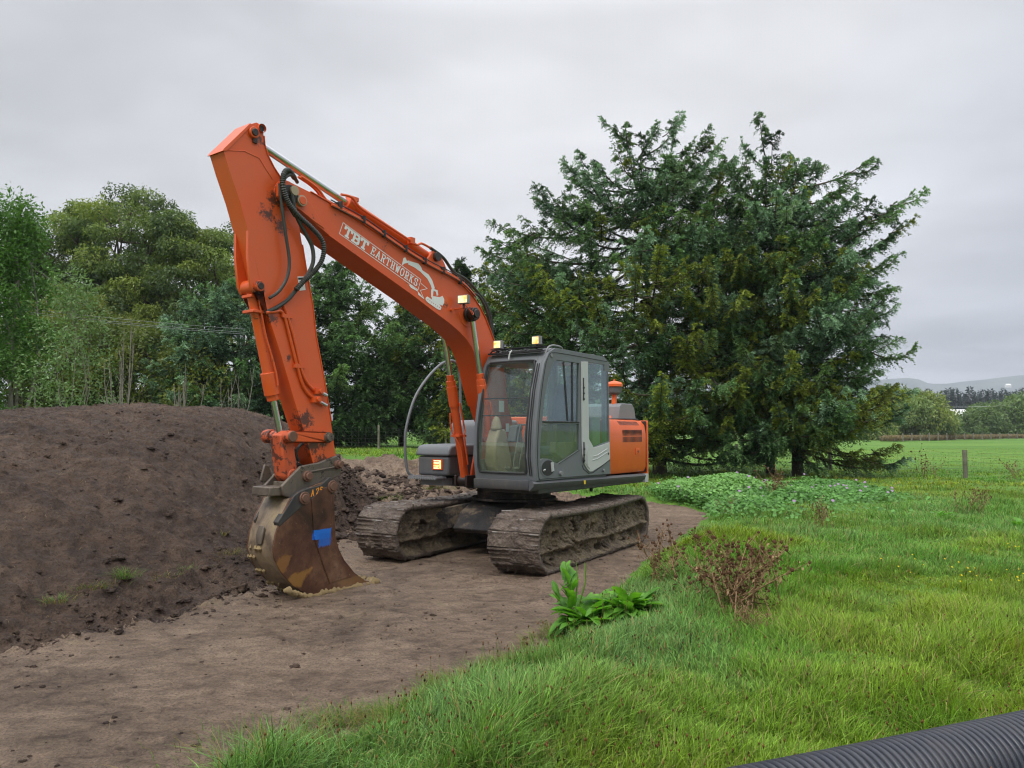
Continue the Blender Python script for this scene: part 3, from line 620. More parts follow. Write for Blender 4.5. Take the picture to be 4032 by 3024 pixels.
# ---- arm
hw=.12
af=[(5.03,4.55),(4.72,4.93),(4.66,4.965),(4.60,4.955),(4.575,4.91),(4.57,4.85),(4.56,4.76),(4.52,4.66),(4.44,4.55),(4.34,4.45),(4.20,4.36),(4.13,4.20),(4.10,4.0),(4.055,3.80),(4.0,3.55),(3.90,3.15),(3.85,2.82),(3.73,2.36),(3.62,1.88),(3.53,1.42),(3.60,1.33),(3.72,1.33),(3.86,1.42),(3.985,1.76),(4.12,2.09),(4.31,2.59),(4.49,3.02),(4.59,3.35),(4.73,3.80),(4.84,4.10),(4.955,4.36)]
mb=MB(); mb.prism(af,-hw,hw)
mb.prism([(4.735,3.82),(4.73,3.55),(4.69,3.26),(4.65,3.19),(4.58,3.18),(4.54,3.22),(4.50,3.05)],hw-.035,hw+.004); mb.prism([(4.735,3.82),(4.73,3.55),(4.69,3.26),(4.65,3.19),(4.58,3.18),(4.54,3.22),(4.50,3.05)],-hw-.004,-hw+.035)
ribbon(mb,[(4.57,4.85),(4.56,4.76),(4.52,4.66),(4.44,4.55),(4.34,4.45),(4.20,4.36)],-hw-.012,hw+.012,-.002,.01)
ribbon(mb,af[13:19],-hw-.01,hw+.01,-.002,.01)
mb.prism(arc((4.28,4.29),.16,0,342,20),hw-.002,hw+.018)
# weld line between head plates, and the chunky head cap
mb.tube([(5.03,hw+.001,4.56),(4.80,hw+.001,4.62),(4.62,hw+.001,4.60),(4.53,hw+.001,4.50),(4.45,hw+.001,4.42)],.006,6)
mb.prism([(5.05,4.545),(5.035,4.575),(4.74,4.93),(4.72,4.91),(5.0,4.56)],-hw-.015,hw+.012)
arm=mb.build('arm','orange_arm',ex,.012)
mb=MB(); mb.cyl((4.70,-hw-.03,4.84),(4.70,hw+.035,4.84),.058,20); mb.build('cylinder_pin','orange',arm,.005)
mb=MB(); mb.cyl((4.70,hw+.03,4.84),(4.70,hw+.05,4.84),.038,16); mb.box((4.68,hw+.01,4.76),(.05,.02,.05)); mb.build('pin_end','grease',arm,.004)
mb=MB(); mb.tube([(4.605,hw-.01,4.915),(4.605,hw+.03,4.915)],.045,20,cap=False); mb.cur=1; mb.cyl((4.605,hw-.009,4.915),(4.605,hw+.008,4.915),.034,18); mb.build('spare_boss',['orange','black'],arm)
mb=MB(); mb.cyl((4.60,-hw-.04,3.26),(4.60,hw+.045,3.26),.055,20); mb.cur=1; mb.cyl((4.60,hw+.044,3.26),(4.60,hw+.055,3.26),.036,16); mb.build('bucket_cylinder_pin',['orange_greasy','grease'],arm,.004)
mb=MB(); mb.cyl((3.69,-hw-.05,1.703),(3.69,hw+.055,1.703),.06,20); mb.cyl((3.69,hw+.05,1.703),(3.69,hw+.09,1.703),.045,20); mb.build('link_pin','steel',arm,.004)
mb=MB(); t=hw+.02
mb.spline([(4.50,t-.02,3.0),(4.40,t,3.02),(4.34,t,3.035),(4.285,t,2.98),(4.20,t,2.74),(4.10,t,2.44),(4.03,t,2.27),(3.96,t,2.18),(3.90,t,2.14)],.0165,8)
mb.spline([(4.30,t,3.10),(4.25,t,3.0),(4.15,t,2.74),(4.065,t,2.46),(3.985,t,2.31),(3.90,t,2.235),(3.87,t,2.22)],.0165,8)
for x,z in((4.26,2.99),(4.09,2.47)): mb.box((x-.01,t,z),(.14,.03,.04))
mb.box((3.86,t+.01,2.12),(.10,.06,.07)); mb.box((3.83,t+.01,2.21),(.09,.06,.06)); mb.cyl((3.85,t+.03,2.12),(3.85,t+.065,2.12),.028,8); mb.cyl((3.82,t+.03,2.21),(3.82,t+.065,2.21),.026,8)
mb.cur=1; mb.cyl((3.82,t+.01,2.10),(3.72,t+.02,2.055),.02,10); mb.cyl((3.79,t+.01,2.20),(3.72,t+.02,2.165),.02,10)
mb.build('arm_pipes',['orange','chrome'],arm)
mb=MB(); mb.prism([(4.11,3.44),(4.03,3.455),(4.0,3.31),(4.08,3.29)],hw,hw+.002); mb.cur=1; mb.prism([(4.105,3.43),(4.035,3.443),(4.031,3.42),(4.10,3.407)],hw+.0021,hw+.0028); mb.prism([(4.07,3.39),(4.045,3.395),(4.035,3.35),(4.06,3.345)],hw+.0021,hw+.0028); mb.build('warning_label',['white','black'],arm,smooth_=False)
# ---- bucket cylinder and linkage
Bp=Vector((4.20,0,1.717)); a=Vector((4.60,0,3.26)); d=(Bp-a).normalized()
mb=MB(); mb.cyl(a-d*.02,a+d*1.02,.060,20); mb.cyl(a+d*.90,a+d*1.14,.082,20); mb.cyl(a+d*1.14,a+d*1.20,.066,20); mb.cyl((4.60,-.085,3.26),(4.60,.085,3.26),.08,18)
mb.box(a+d*.26,(.20,.19,.03)); mb.box(a+d*.10,(.16,.17,.03)); mb.spline([a+d*.12+Vector((0,.09,0)),a+d*.5+Vector((0,.085,0)),a+d*.72+Vector((-.02,.09,0)),a+d*.92+Vector((-.03,.095,0)),a+d*1.05+Vector((-.02,.095,0))],.011,8)
bc=mb.build('bucket_cylinder','orange',ex,.005)
MB().cyl(a+d*1.19,Bp,.036,18).build('piston_rod','chrome',bc)
mb=MB()
for t in(.135,-.165):
    mb.prism(arc((4.20,1.717),.062,60,300,12)[::1]+arc((3.69,1.703),.058,-120,120,12),t,t+.03)
lk=mb.build('tipping_link','orange',ex,.006)
mb=MB(); mb.cyl((4.20,-.22,1.717),(4.20,.20,1.717),.062,22); mb.cyl((4.20,-.25,1.717),(4.20,-.13,1.717),.075,22); mb.cur=1; mb.cyl((4.20,.165,1.717),(4.20,.215,1.717),.058,22); mb.build('link_pin',['orange_greasy','pinend'],lk,.006)
mb=MB(); mb.prism([(4.28,1.74),(4.12,1.76),(4.04,1.33),(4.06,1.24),(4.13,1.22),(4.20,1.28)],-.10,.10); mb.cyl((4.11,-.11,1.30),(4.11,.11,1.30),.075,20); mb.build('push_link','orange_greasy',ex,.02)
mb=MB(); mb.spline([(3.98,.02,1.45),(4.02,.03,1.54),(3.96,.04,1.63),(3.87,.03,1.63),(3.78,.0,1.55),(3.77,-.02,1.42),(3.86,-.03,1.38),(3.98,0,1.42)],.017,8); mb.spline([(3.80,.05,1.62),(3.75,.08,1.55),(3.72,.08,1.45),(3.76,.05,1.38)],.016,8); mb.build('hitch_hoses','hose',ex)
# ---- quick hitch
mb=MB()
for t0,t1 in((.125,.165),(-.165,-.125)):
    mb.prism([(4.06,1.40),(3.96,1.415),(3.82,1.43),(3.68,1.47),(3.57,1.50),(3.50,1.46),(3.48,1.37),(3.52,1.27),(3.75,1.20),(4.0,1.14),(4.20,1.07),(4.27,1.10),(4.30,1.20),(4.22,1.27)],t0,t1)
mb.b6(4.18,4.42,-.18,.13,1.10,1.195); mb.prism([(4.32,1.24),(4.27,1.42),(4.21,1.40),(4.14,1.2)],-.20,-.17); mb.b6(3.6,4.2,-.12,.12,1.12,1.24)
qh=mb.build('quick_hitch','steel',ex,.012)
mb=MB(); mb.cyl((3.56,-.19,1.40),(3.56,.20,1.40),.052,20); mb.cyl((3.98,-.19,1.29),(3.98,.20,1.29),.06,20); mb.cyl((3.56,.19,1.40),(3.56,.235,1.40),.035,18); mb.cyl((3.98,.19,1.29),(3.98,.225,1.29),.042,18); mb.build('hitch_pins','pinend',qh,.006)
mb=MB(); mb.cyl((3.95,.175,1.335),(3.6,.175,1.375),.01,8); mb.build('locking_bar','steel',qh)
# ---- bucket
bw=.225
side=[(3.70,1.235),(3.655,1.20),(3.64,1.13),(3.645,1.0),(3.635,.80),(3.62,.62),(3.57,.47),(3.49,.34),(3.34,.18),(3.18,.07),(3.05,.035),(3.04,.02),(3.7,.004),(3.84,.015),(4.02,.065),(4.17,.16),(4.32,.31),(4.41,.46),(4.44,.56),(4.41,.72),(4.34,.90),(4.24,1.06),(4.14,1.13),(4.05,1.15),(3.90,1.20)]
mb=MB()
mb.prism(side,bw-.022,bw); mb.prism(side,-bw,-bw+.022)
# curved shell between the two sides
sh=[(3.04,.02),(3.7,.004),(3.84,.015),(4.02,.065),(4.17,.16),(4.32,.31),(4.41,.46),(4.44,.56),(4.41,.72),(4.34,.90),(4.24,1.06),(4.14,1.10)]
mb.cur=1
def shell(mb,pts,t0,t1,th):
    P=[Vector(p) for p in pts]; i0=[]
    for i,p in enumerate(P):
        dd=(P[min(i+1,len(P)-1)]-P[max(i-1,0)]).normalized(); nn=Vector((-dd.y,dd.x)); i0.append(p+nn*th)
    mb.prism([tuple(p) for p in P]+[tuple(p) for p in reversed(i0)],t0,t1)
shell(mb,sh,-bw+.0225,bw-.0225,.02)
mb.cur=0
# front edge cutter strip, lower wear strip, ribs
mb.prism([(3.965,1.05),(3.925,.65),(3.80,.34),(3.70,.12),(3.36,.15),(3.55,.36),(3.655,.62),(3.69,1.04),(3.72,1.17),(3.80,1.16)],bw,bw+.008)
mb.prism([(3.93,.66),(3.90,.66),(3.775,.34),(3.675,.12),(3.70,.12),(3.80,.34)],bw+.008,bw+.014)
bk=mb.build('bucket',['bucket','shell'],ex,.006)
mb=MB(); ear=[(3.72,1.27),(3.655,1.24),(3.62,1.16),(3.645,1.09),(3.75,1.06),(3.95,1.05),(4.10,.97),(4.37,.79),(4.39,.84),(4.32,.93),(4.19,1.10),(4.12,1.14),(4.0,1.17),(3.85,1.19)]
mb.prism(ear,.150,.178+.052); mb.prism(ear,-.19,-.16); mb.b6(3.75,4.15,-.15,.15,1.03,1.09); mb.build('bucket_ears','darkmetal',bk,.008)
mb=MB(); mb.cyl((4.06,-.22,1.065),(4.06,.262,1.065),.045,20); mb.cyl((3.685,-.22,1.165),(3.685,.262,1.165),.045,20); mb.cyl((4.06,.23,1.065),(4.06,.25,1.065),.068,20); mb.cyl((3.685,.23,1.165),(3.685,.25,1.165),.068,20); mb.build('bucket_pins','pinend',bk,.005)
mb=MB(); strokes(mb,'a-2s'[0:1],(3.97,1.075),Vector((-1,.22)),Vector((-.05,1)),.04,.065,.05,.012,.2315); strokes(mb,'2s',(3.905,1.095),Vector((-1,.22)),Vector((-.05,1)),.04,.06,.05,.012,.2317); mb.build('painted_marking','orangemark',bk,smooth_=False)
mb=MB(); rr=random.Random(5)
for k in range(46):
    x=3.0+1.25*k/45; z=.02 if x<3.9 else .02+(x-3.9)**2*.9
    r=rr.uniform(.018,.042); mb.tube([(x-.03,bw-.03,z),(x,bw+.012+rr.uniform(-.01,.02),z+rr.uniform(-.01,.02)),(x+.03,bw-.02,z)],[r*.4,r,r*.4],7)
for k in range(18): x=3.04-rr.uniform(0,.12); y=rr.uniform(-.2,.24); r=rr.uniform(.015,.035); mb.tube([(x-.05,y-.03,.015),(x,y,.03),(x+.05,y+.03,.02)],[r*.4,r,r*.5],7)
for k in range(40):
    q=rr.random(); i=int(q*6)+2; p=sh[i]; y=-bw+rr.random()**2*.25; r=rr.uniform(.01,.03); mb.tube([(p[0],y,p[1]-.03),(p[0]+.01,y+.01,p[1]),(p[0],y,p[1]+.03)],[r*.3,r,r*.3],6)
mb.build('clay_clumps','clay',bk)
mb=MB(); mb.prism([(4.40,.76),(4.428,.66),(4.45,.60),(4.452,.70),(4.42,.80)],-.05,.05); mb.build('lifting_lug','steel',bk,.01)

# ---- cab
CP=[(1.20,1.135),(1.25,1.45),(1.22,1.85),(1.14,2.30),(1.03,2.66),(.92,2.81),(.76,2.885),(-.54,2.865),(-.63,2.82),(-.665,2.72),(-.71,1.135)]
w1=[(.80,2.70),(.72,2.725),(.156,2.72),(.181,1.905),(1.075,1.905),(1.03,2.18),(.93,2.48)]
w2=[(1.085,1.87),(.176,1.87),(.168,1.508),(.70,1.335),(.86,1.375),(.95,1.41),(1.06,1.42),(1.13,1.395),(1.125,1.6)]
w3=[(-.085,2.755),(-.60,2.745),(-.640,2.70),(-.669,1.62),(-.40,1.58),(-.21,1.536),(-.072,1.646)]
mb=MB(); mb.prism(CP,1.205,1.25,[w1,w2,w3])                       # cab side with its door
mb.prism(CP,.262,.295,[[(.98,2.66),(-.5,2.72),(-.5,1.95),(.15,1.50),(1.15,1.38),(1.10,2.1)]])     # inner side, open to the boom
# front frame
fp=[(1.20,1.135),(1.255,1.45),(1.225,1.85),(1.145,2.30),(1.035,2.66),(.925,2.81)]
def band(mb,pts,t0,t1,th=.05):
    P=[Vector(p) for p in pts]; i0=[]
    for i,p in enumerate(P):
        dd=(P[min(i+1,len(P)-1)]-P[max(i-1,0)]).normalized(); nn=Vector((-dd.y,dd.x)); i0.append(p+nn*th)
    mb.prism([tuple(p) for p in P]+[tuple(p) for p in reversed(i0)],t0,t1)
band(mb,fp,.236,.30); band(mb,fp,1.115,1.207)
band(mb,[(1.202,1.137),(1.222,1.23)],.3005,1.1145); band(mb,[(1.01,2.70),(.925,2.81)],.3005,1.1145)
mb.prism([(.93,2.815),(.76,2.888),(-.54,2.868),(-.63,2.82),(-.60,2.77),(-.5,2.80),(.76,2.82),(.88,2.78)],.297,1.2045)     # roof
mb.b6(-.705,-.66,.297,1.2045,1.14,1.55); mb.b6(-.69,-.645,.297,.36,1.55,2.8); mb.b6(-.69,-.645,1.14,1.2045,1.55,2.8)
mb.b6(-.66,1.17,.297,1.2045,1.10,1.15)
for sx in(1,):
    c=[(1.225,1.232)]; 
cab=mb.build('cab','grey',ex,.010)
# rounded tube edge of the front window and the A-post ribs
mb=MB(); fw=lambda f,off=.012:(f[0]+off,f[1])
ring=[(fw(fp[1])[0],.345,1.30)]
edge=[]
def fx(z):
    for (a,b) in zip(fp[:-1],fp[1:]):
        if a[1]<=z<=b[1]: return a[0]+(b[0]-a[0])*(z-a[1])/(b[1]-a[1])
    return fp[-1][0]
rp=[(.308,1.30),(.33,1.245),(.39,1.225),(1.03,1.225),(1.085,1.25),(1.105,1.31),(1.108,1.8),(1.108,2.58),(1.09,2.675),(1.03,2.71),(.40,2.71),(.33,2.68),(.308,2.60),(.306,1.85),(.308,1.30)]
mb.spline([(fx(z)+.006,y,z) for y,z in rp],.014,8,5)
for dt in(1.15,1.18): mb.spline([(fx(z)+.004,dt,z) for z in(1.2,1.45,1.85,2.3,2.66)],.008,6,4)
mb.build('window_seal','black',cab)
mb=MB(); band(mb,[(fx(1.63)-.02,1.63),(fx(1.85)-.02,1.85),(fx(2.1)-.02,2.1),(fx(2.3)-.02,2.3),(fx(2.70)-.02,2.70)],.3015,1.113,.006); mb.build('windscreen','glass',cab)
mb=MB(); band(mb,[(fx(1.23)-.02,1.23),(fx(1.45)-.02,1.45),(fx(1.625)-.02,1.625)],.3015,1.113,.006); mb.build('lower_windscreen','glass_low',cab)
mb=MB(); mb.cyl((fx(2.21)-.03,.33,2.21),(fx(2.21)-.03,1.11,2.21),.009,8); mb.cyl((fx(1.98)-.03,.33,1.98),(fx(1.98)-.03,1.11,1.98),.009,8); mb.build('windscreen_bars','black',cab)
mb=MB(); mb.prism(w1,1.224,1.230); mb.build('side_window','glass_side',cab)
mb=MB(); mb.prism(w2,1.224,1.230); mb.build('lower_door_window','glass_low',cab)
mb=MB(); mb.prism(w3,1.236,1.243); mb.build('rear_side_window','glass_side',cab)
mb=MB(); mb.b6(-.673,-.667,.37,1.13,1.56,2.76); mb.build('rear_window','glass',cab)
mb=MB(); mb.prism([(.98,2.66),(-.5,2.72),(-.5,1.95),(.15,1.50),(1.15,1.38),(1.10,2.1)],.275,.281); mb.build('boom_side_window','glass',cab)
mb=MB(); mb.b6(.30,.33,1.222,1.236,1.90,2.72); mb.add([(.55,1.231,2.715),(.52,1.231,2.715),(.42,1.231,1.91),(.45,1.231,1.91),(.55,1.236,2.715),(.52,1.236,2.715),(.42,1.236,1.91),(.45,1.236,1.91)],[(0,1,2,3),(4,5,6,7),(0,3,7,4),(1,2,6,5)])
mb.tube([(1.075,1.252,1.895),(.176,1.252,1.895)],.011,6); mb.build('window_bars','black',cab)
mb=MB(); mb.prism([(.115,2.745),(-.055,2.757),(-.074,1.66),(-.205,1.535),(-.29,1.545),(-.665,1.605),(-.675,1.36),(-.45,1.28),(-.16,1.20),(-.09,1.20),(-.03,1.235),(.05,1.31),(.10,1.45),(.115,1.66)],1.251,1.266)
for k in range(3): mb.tube([(.05-.035*k,1.268,1.62-.03*k),(.04-.035*k,1.268,1.33-.02*k),(-.04-.02*k,1.268,1.26-.008*k)],.006,6)
for z in(.0,.05): mb.tube([(-.17,1.268,1.36+z),(-.30,1.268,1.375+z),(-.58,1.268,1.46+z)],.007,6)
mb.cur=1; mb.cyl((.075,1.268,2.20),(.075,1.268,2.52),.011,8); mb.cyl((.075,1.268,1.33),(.075,1.268,1.62),.011,8)
for z in(2.22,2.30,2.38,1.36,1.44,1.52): mb.b6(.06,.09,1.266,1.283,z-.012,z+.012)
mb.cyl((-.62,1.266,1.44),(-.62,1.272,1.44),.018,12); mb.build('door_post_panel',['silver','black'],cab,.004)
mb=MB(); seam=[(.90,2.795),(.99,2.66),(1.09,2.3),(1.165,1.85),(1.19,1.45),(1.16,1.17),(1.1,1.155)]
mb.spline([(x,1.252,z) for x,z in seam],.0055,6,5); mb.spline([(x,1.252,z) for x,z in[(.90,2.795),(.80,2.82),(.5,2.82),(.12,2.815),(-.62,2.80)]],.0045,6,4)
mb.tube([(1.1,1.252,1.155),(-.70,1.252,1.14)],.005,6); mb.tube([(.10,1.252,1.30),(.06,1.252,1.24),(-.08,1.252,1.175),(-.2,1.252,1.18),(-.69,1.252,1.345)],.005,6)
mb.tube([(.70,1.252,1.335),(.168,1.252,1.508)],.005,6)
mb.build('door_seams','black',cab)
mb=MB(); rim=[(.955+.175*math.cos(R(a))*(1.0 if math.cos(R(a))>0 else .98),1.29+.118*math.sin(R(a))) for a in range(0,360,18)]
mb.prism(rim,1.2505,1.2555); mb.cur=1; mb.prism([(.955+(p[0]-.955)*.87,1.29+(p[1]-1.29)*.86) for p in rim],1.2556,1.2575)
mb.cur=2; mb.prism([(.90,1.36),(.845,1.365),(.83,1.25),(.885,1.24)],1.259,1.272); mb.cyl((1.05,1.257,1.27),(1.05,1.266,1.26),.022,14)
mb.build('door_handle',['grey','black','silver'],cab,.003)
mb=MB(); mb.cyl((.66,1.25,1.21),(.66,1.285,1.21),.03,14); mb.cyl((-.49,1.25,1.20),(-.49,1.28,1.20),.022,12); mb.cyl((.86,1.25,2.775),(.86,1.262,2.775),.025,12); mb.build('door_stops','grey_light',cab)
# visor, lamps and cables on the roof
mb=MB(); mb.box((.97,.735,2.835),(.06,.90,.02)); mb.b6(.80,.96,.30,1.17,2.895,2.905)
for k in range(9): y=.32+k*.095; mb.spline([(.985,y,2.84+random.uniform(-.01,.02)),(.99,y+.05,2.86+random.uniform(-.02,.02)),(.985,y+.11,2.85)],.010,6,3)
mb.build('visor_bar','black',cab)
l1=lamp('work_light',(.90,.37,2.975),.125,.115,R(4),cab); l2=lamp('work_light',(.90,1.02,2.99),.125,.115,R(-4),cab)
mb=MB(); mb.spline([(1.0,.70,2.86),(1.02,.68,2.82),(1.03,.67,2.74)],.012,6); mb.build('cable_tail','silver',cab)
mb=MB(); mb.spline([(.93,1.19,2.72),(.90,1.21,2.86),(.80,1.22,2.915),(.6,1.22,2.915),(.55,1.22,2.89)],.013,8); mb.build('roof_rail','grey_light',cab)
mb=MB(); mb.cyl((-.35,.9,2.86),(-.35,.9,3.48),.004,6); mb.build('antenna','black',cab)
mb=MB(); mb.b6(-.45,-.36,1.05,1.15,2.862,2.895); mb.cyl((-.70,1.2,2.70),(-.78,1.22,2.70),.015,8); mb.build('roof_fittings','grey',cab,.004)
mb=MB(); mb.b6(-.70,-.55,1.244,1.249,2.66,2.80); mb.build('window_bracket','grey',cab)
# interior
mb=MB(); mb.b6(-.10,.42,.52,1.00,1.42,1.56); mb.b6(.0,.35,.58,.94,1.15,1.42); mb.build('seat_base','seatblue',cab,.04,seg=3)
mb=MB(); mb.prism([(-.02,1.55),(-.16,1.56),(-.36,2.20),(-.42,2.46),(-.34,2.48),(-.24,2.22)],.55,.97); mb.prism([(-.36,2.42),(-.45,2.42),(-.47,2.60),(-.40,2.61)],.65,.87); mb.cur=1; mb.prism([(-.17,1.56),(-.24,1.56),(-.45,2.22),(-.50,2.46),(-.42,2.48),(-.36,2.20)],.53,.99); mb.build('seat_back',['seatblue','beige'],cab,.03,seg=3)
for y in(.44,1.02):
    mb=MB(); mb.prism([(.55,1.62),(-.10,1.62),(-.10,1.40),(.38,1.38),(.58,1.48)],y,y+.10); mb.cyl((.48,y+.05,1.62),(.50,y+.05,1.80),.012,8); mb.cyl((.50,y+.05,1.79),(.505,y+.05,1.86),.026,10); mb.build('arm_console','interior',cab,.02)
mb=MB(); mb.prism([(1.02,1.15),(1.12,1.35),(1.10,1.62),(1.02,1.80),(.86,1.80),(.80,1.62),(.70,1.30),(.66,1.15)],.32,.50); mb.tube([(.98,.42,1.78),(.98,.42,1.82),(.98,.42,1.95),(.98,.42,1.975)],[.085,.08,.045,.01],16); mb.build('beige_console','beige',cab,.03,seg=3)
mb=MB(); mb.prism([(.86,1.62),(.80,1.84),(.72,1.86),(.70,1.64)],.50,.64); mb.build('monitor','interior',cab,.02)
mb=MB()
for y in(.68,.78): mb.tube([(.95,y,1.20),(.93,y,1.35),(.78,y,1.84)],.011,8); mb.cyl((.78,y,1.82),(.77,y,1.87),.018,8)
for y in(.66,.80): mb.box((.97,y,1.24),(.16,.09,.03),Matrix.Rotation(R(-35),3,'Y'))
mb.cyl((.60,.5,1.86),(.60,1.0,1.86),.012,8); mb.build('travel_levers','interior',cab)
mb=MB(); mb.b6(-.62,-.46,.40,1.12,1.15,1.95); mb.cur=1; mb.b6(-.60,-.36,1.0,1.15,1.15,1.98); mb.build('rear_trim',['interior','beige'],cab,.02)
mb=MB(); mb.b6(.62,.74,.2815,.2825,2.04,2.20); mb.b6(.50,.58,.2815,.2825,1.76,1.88) ; mb.cur=1; mb.b6(.42,.49,.2815,.2825,1.80,1.86); mb.build('cab_labels',['white','lblyellow'],cab,smooth_=False)
# cab mounts
mb=MB()
for x,y in((1.0,.4),(1.0,1.1),(-.5,.4),(-.5,1.1)): mb.cyl((x,y,1.085),(x,y,1.105),.05,12)
mb.b6(-.35,-.32,1.12,1.16,.90,.97); mb.build('cab_mounts','black',cab)
# ================================================================ TERRAIN
def segdist(x,y,poly):
    """signed distance to an open polyline, positive on its left side (walking along it)"""
    best=np.full(x.shape,1e9); sg=np.zeros(x.shape)
    for (ax,ay),(bx,by) in zip(poly[:-1],poly[1:]):
        dx,dy=bx-ax,by-ay; L2=dx*dx+dy*dy; t=np.clip(((x-ax)*dx+(y-ay)*dy)/L2,0,1); ex=x-ax-t*dx; ey=y-ay-t*dy
        d=ex*ex+ey*ey; c=np.sign(dx*(y-ay)-dy*(x-ax)); m=d<best; best=np.where(m,d,best); sg=np.where(m,c,sg)
    return np.sqrt(best)*sg
EDGE=[(-4.5,-1),(-3.2,1.2),(-2.2,2.9),(-1.15,4.18),(-.78,4.75),(-.50,5.05),(-.42,5.4),(-.12,5.7),(.10,6.0),(.24,6.4),(.40,6.8),(.68,7.3),(.86,7.9),(1.25,8.8),(1.75,10.2),(2.22,11.5),(2.95,13.2),(3.75,15.2),(4.2,16.7),(3.9,18.3),(3.35,19.6),(2.6,20.6),(1.2,21.3),(-1,21.8),(-3,23),(-6,26),(-9,30)]
FOOT=[(-9,0),(-6.3,3.2),(-4.9,5.1),(-4.05,6.2),(-3.35,7.35),(-2.75,8.55),(-2.6,9.4),(-2.75,10.6),(-3.05,12.0),(-2.9,13.4),(-2.8,14.6),(-2.6,16.5),(-4,19),(-7,22)]
def E_(x,y):
    w=(y<26); return segdist(x,y,EDGE)+w*(.13*fbm(x,y,1.9,3,131)+.05*fbm(x,y,6.,2,133))
def base_h(x,y):
    "broad lie of the land: flat paddock, rising behind and to the left of the digger"
    k=sstep(.06,-.16,x/np.maximum(y,1)-.0)*sstep(11.5,21,y); k2=sstep(.02,-.05,x/np.maximum(y,1))
    h=.86*k*sstep(12,22,y)
    h=np.where(y>60,h*sstep(140,60,y),h)
    return h+.03*fbm(x,y,.12,2,3)
def grass_extra(x,y,e):
    "the turf stands a little proud of the scraped track"
    return .10*sstep(0,-.5,e)+.10*np.exp(-((e+.9)/.6)**2)*(y<12)+.05*fbm(x,y,.5,3,9)*sstep(0,-.8,e)*np.where(y<60,1,.3)
def mound_d(x,y): return segdist(x,y,FOOT)
def height(x,y):
    e=E_(x,y)                      # positive = scraped dirt side
    d=mound_d(x,y)
    b=base_h(x,y)
    m=np.maximum(d,0)
    top=1.85+.22*sstep(10.5,12.3,y)*sstep(-8.,-5.5,x)+.10*fbm(x,y,.25,2,21)+np.clip((-x-4)*.05,-.05,.25)
    back=sstep(8.5,5.2,m)          # far side of the heap falls away again
    mh=top*(1-np.exp(-(m/np.interp(y,[9,11.5],[2.05,.90]))**1.5))*back
    mh*=sstep(18.5,14.6,y+.25*(x+4))*.75+.25
    return e,d,b,mh
def full(x,y,detail=True):
    e,d,b,mh=height(x,y)
    dirt=sstep(-.06,.06,e)
    near_foot=np.exp(-((d-.25)/.42)**2); onm=sstep(.15,.6,d)
    rough=sstep(12.2,14.5,y)*sstep(3.0,1.5,x)*sstep(-.2,.4,e)*sstep(.9,.1,d)        # torn-up ground behind the digger
    z=b+mh+grass_extra(x,y,e)*(1-dirt)
    if detail:
        amp=.022+.060*onm*(mh>.02)+.10*near_foot+.26*rough
        z=z+amp*fbm(x,y,1.1,4,33,.55)+ (.012+.045*onm+.03*near_foot+.08*rough)*fbm(x,y,5.5,4,55,.65)-(.008+.026*onm+.02*near_foot)*np.abs(fbm(x,y,8,3,59,.6))
        c=clods(x,y,.12,1,.8,1.1,.2,.55)*(1.0*near_foot)+clods(x,y,.26,5,.55,.6,.2,.5)*near_foot*.8
        c=np.maximum(c,clods(x,y,.055,14,.8,.7,.2,.5)*(.8*near_foot+.55*onm))
        c=np.maximum(c,np.maximum(clods(x,y,.15,9,.40,.6,.15,.42),clods(x,y,.09,11,.6,.7,.15,.45))*onm)
        c=np.maximum(c,clods(x,y,.40,19,.12,.5,.12,.3)*onm)
        c=np.maximum(c,(clods(x,y,.34,23,.8,.6,.2,.5)+clods(x,y,.13,29,.8,.7,.2,.5))*rough)
        crumbs=sstep(.12,.5,fbm(x,y,.55,3,71))
        c=np.maximum(c,clods(x,y,.09,41,.22,.8,.12,.42)*(.35+crumbs)*(.4+.6*crumbs))
        c=np.maximum(c,clods(x,y,.22,43,.10,.45,.08,.24))
        c=np.maximum(c,clods(x,y,.09,47,.6,.6,.2,.5)*np.exp(-((e-.12)/.16)**2)*(y<24))
        # little wind-rows and slip marks running down the heap
        z=z+c*sstep(-.05,.08,e)-.03*onm*np.abs(fbm(x*1.0+y*.5,y*.35-x*.2,3.0,3,91))
        # prints of grousers where the digger has tracked
        ux=(x-CEN[0])*(-.505)+(y-CEN[1])*(-.863); uy=(x-CEN[0])*(.863)+(y-CEN[1])*(-.505)
        for s in(-1,1):
            w=sstep(.40,.33,np.abs(uy-s*1.07))*((ux>-9)&(ux<2.4)); z=z-w*(.020+.022*(np.sin(ux*2*np.pi/.178)>.3))*sstep(-.2,.3,fbm(x,y,.9,3,101)+.1)*sstep(.0,.3,e)
        # scrape lines of the blade across the flat
        z=z+.005*fbm(x*.35+y*.9,y*.35-x*.5,3.2,3,111)*dirt
    return z,e,d,mh
def zat(x,y):
    z,_,_,_=full(np.array([float(x)]),np.array([float(y)]),False); return float(z[0])

# ---- ground colours
def groundmat():
    m,nt=newmat('pasture_soil'); co=objco(nt)
    a=noise(nt,co,.05,5,.6,.3); b=noise(nt,co,.6,6,.65); f=noise(nt,co,7,6,.75)
    mp=N(nt,'ShaderNodeMapping'); mp.inputs['Scale'].default_value=(.25,.9,1); nt.links.new(co,mp.inputs[0]); st=noise(nt,mp.outputs[0],.35,5,.6)
    k=vmath(nt,'ADD',vmath(nt,'MULTIPLY',a,.4),vmath(nt,'ADD',vmath(nt,'MULTIPLY',b,.3),vmath(nt,'MULTIPLY',st,.3)))
    c=ramp(nt,k,[(.36,(.055,.125,.018)),(.47,(.09,.19,.024)),(.56,(.12,.23,.032)),(.68,(.18,.26,.055))])
    c=mix(nt,ramp(nt,f,[(.45,0.0),(.75,.7)]),c,(.035,.085,.014))
    return finish(m,nt,c,.85,0,f,.8,.06,.2)
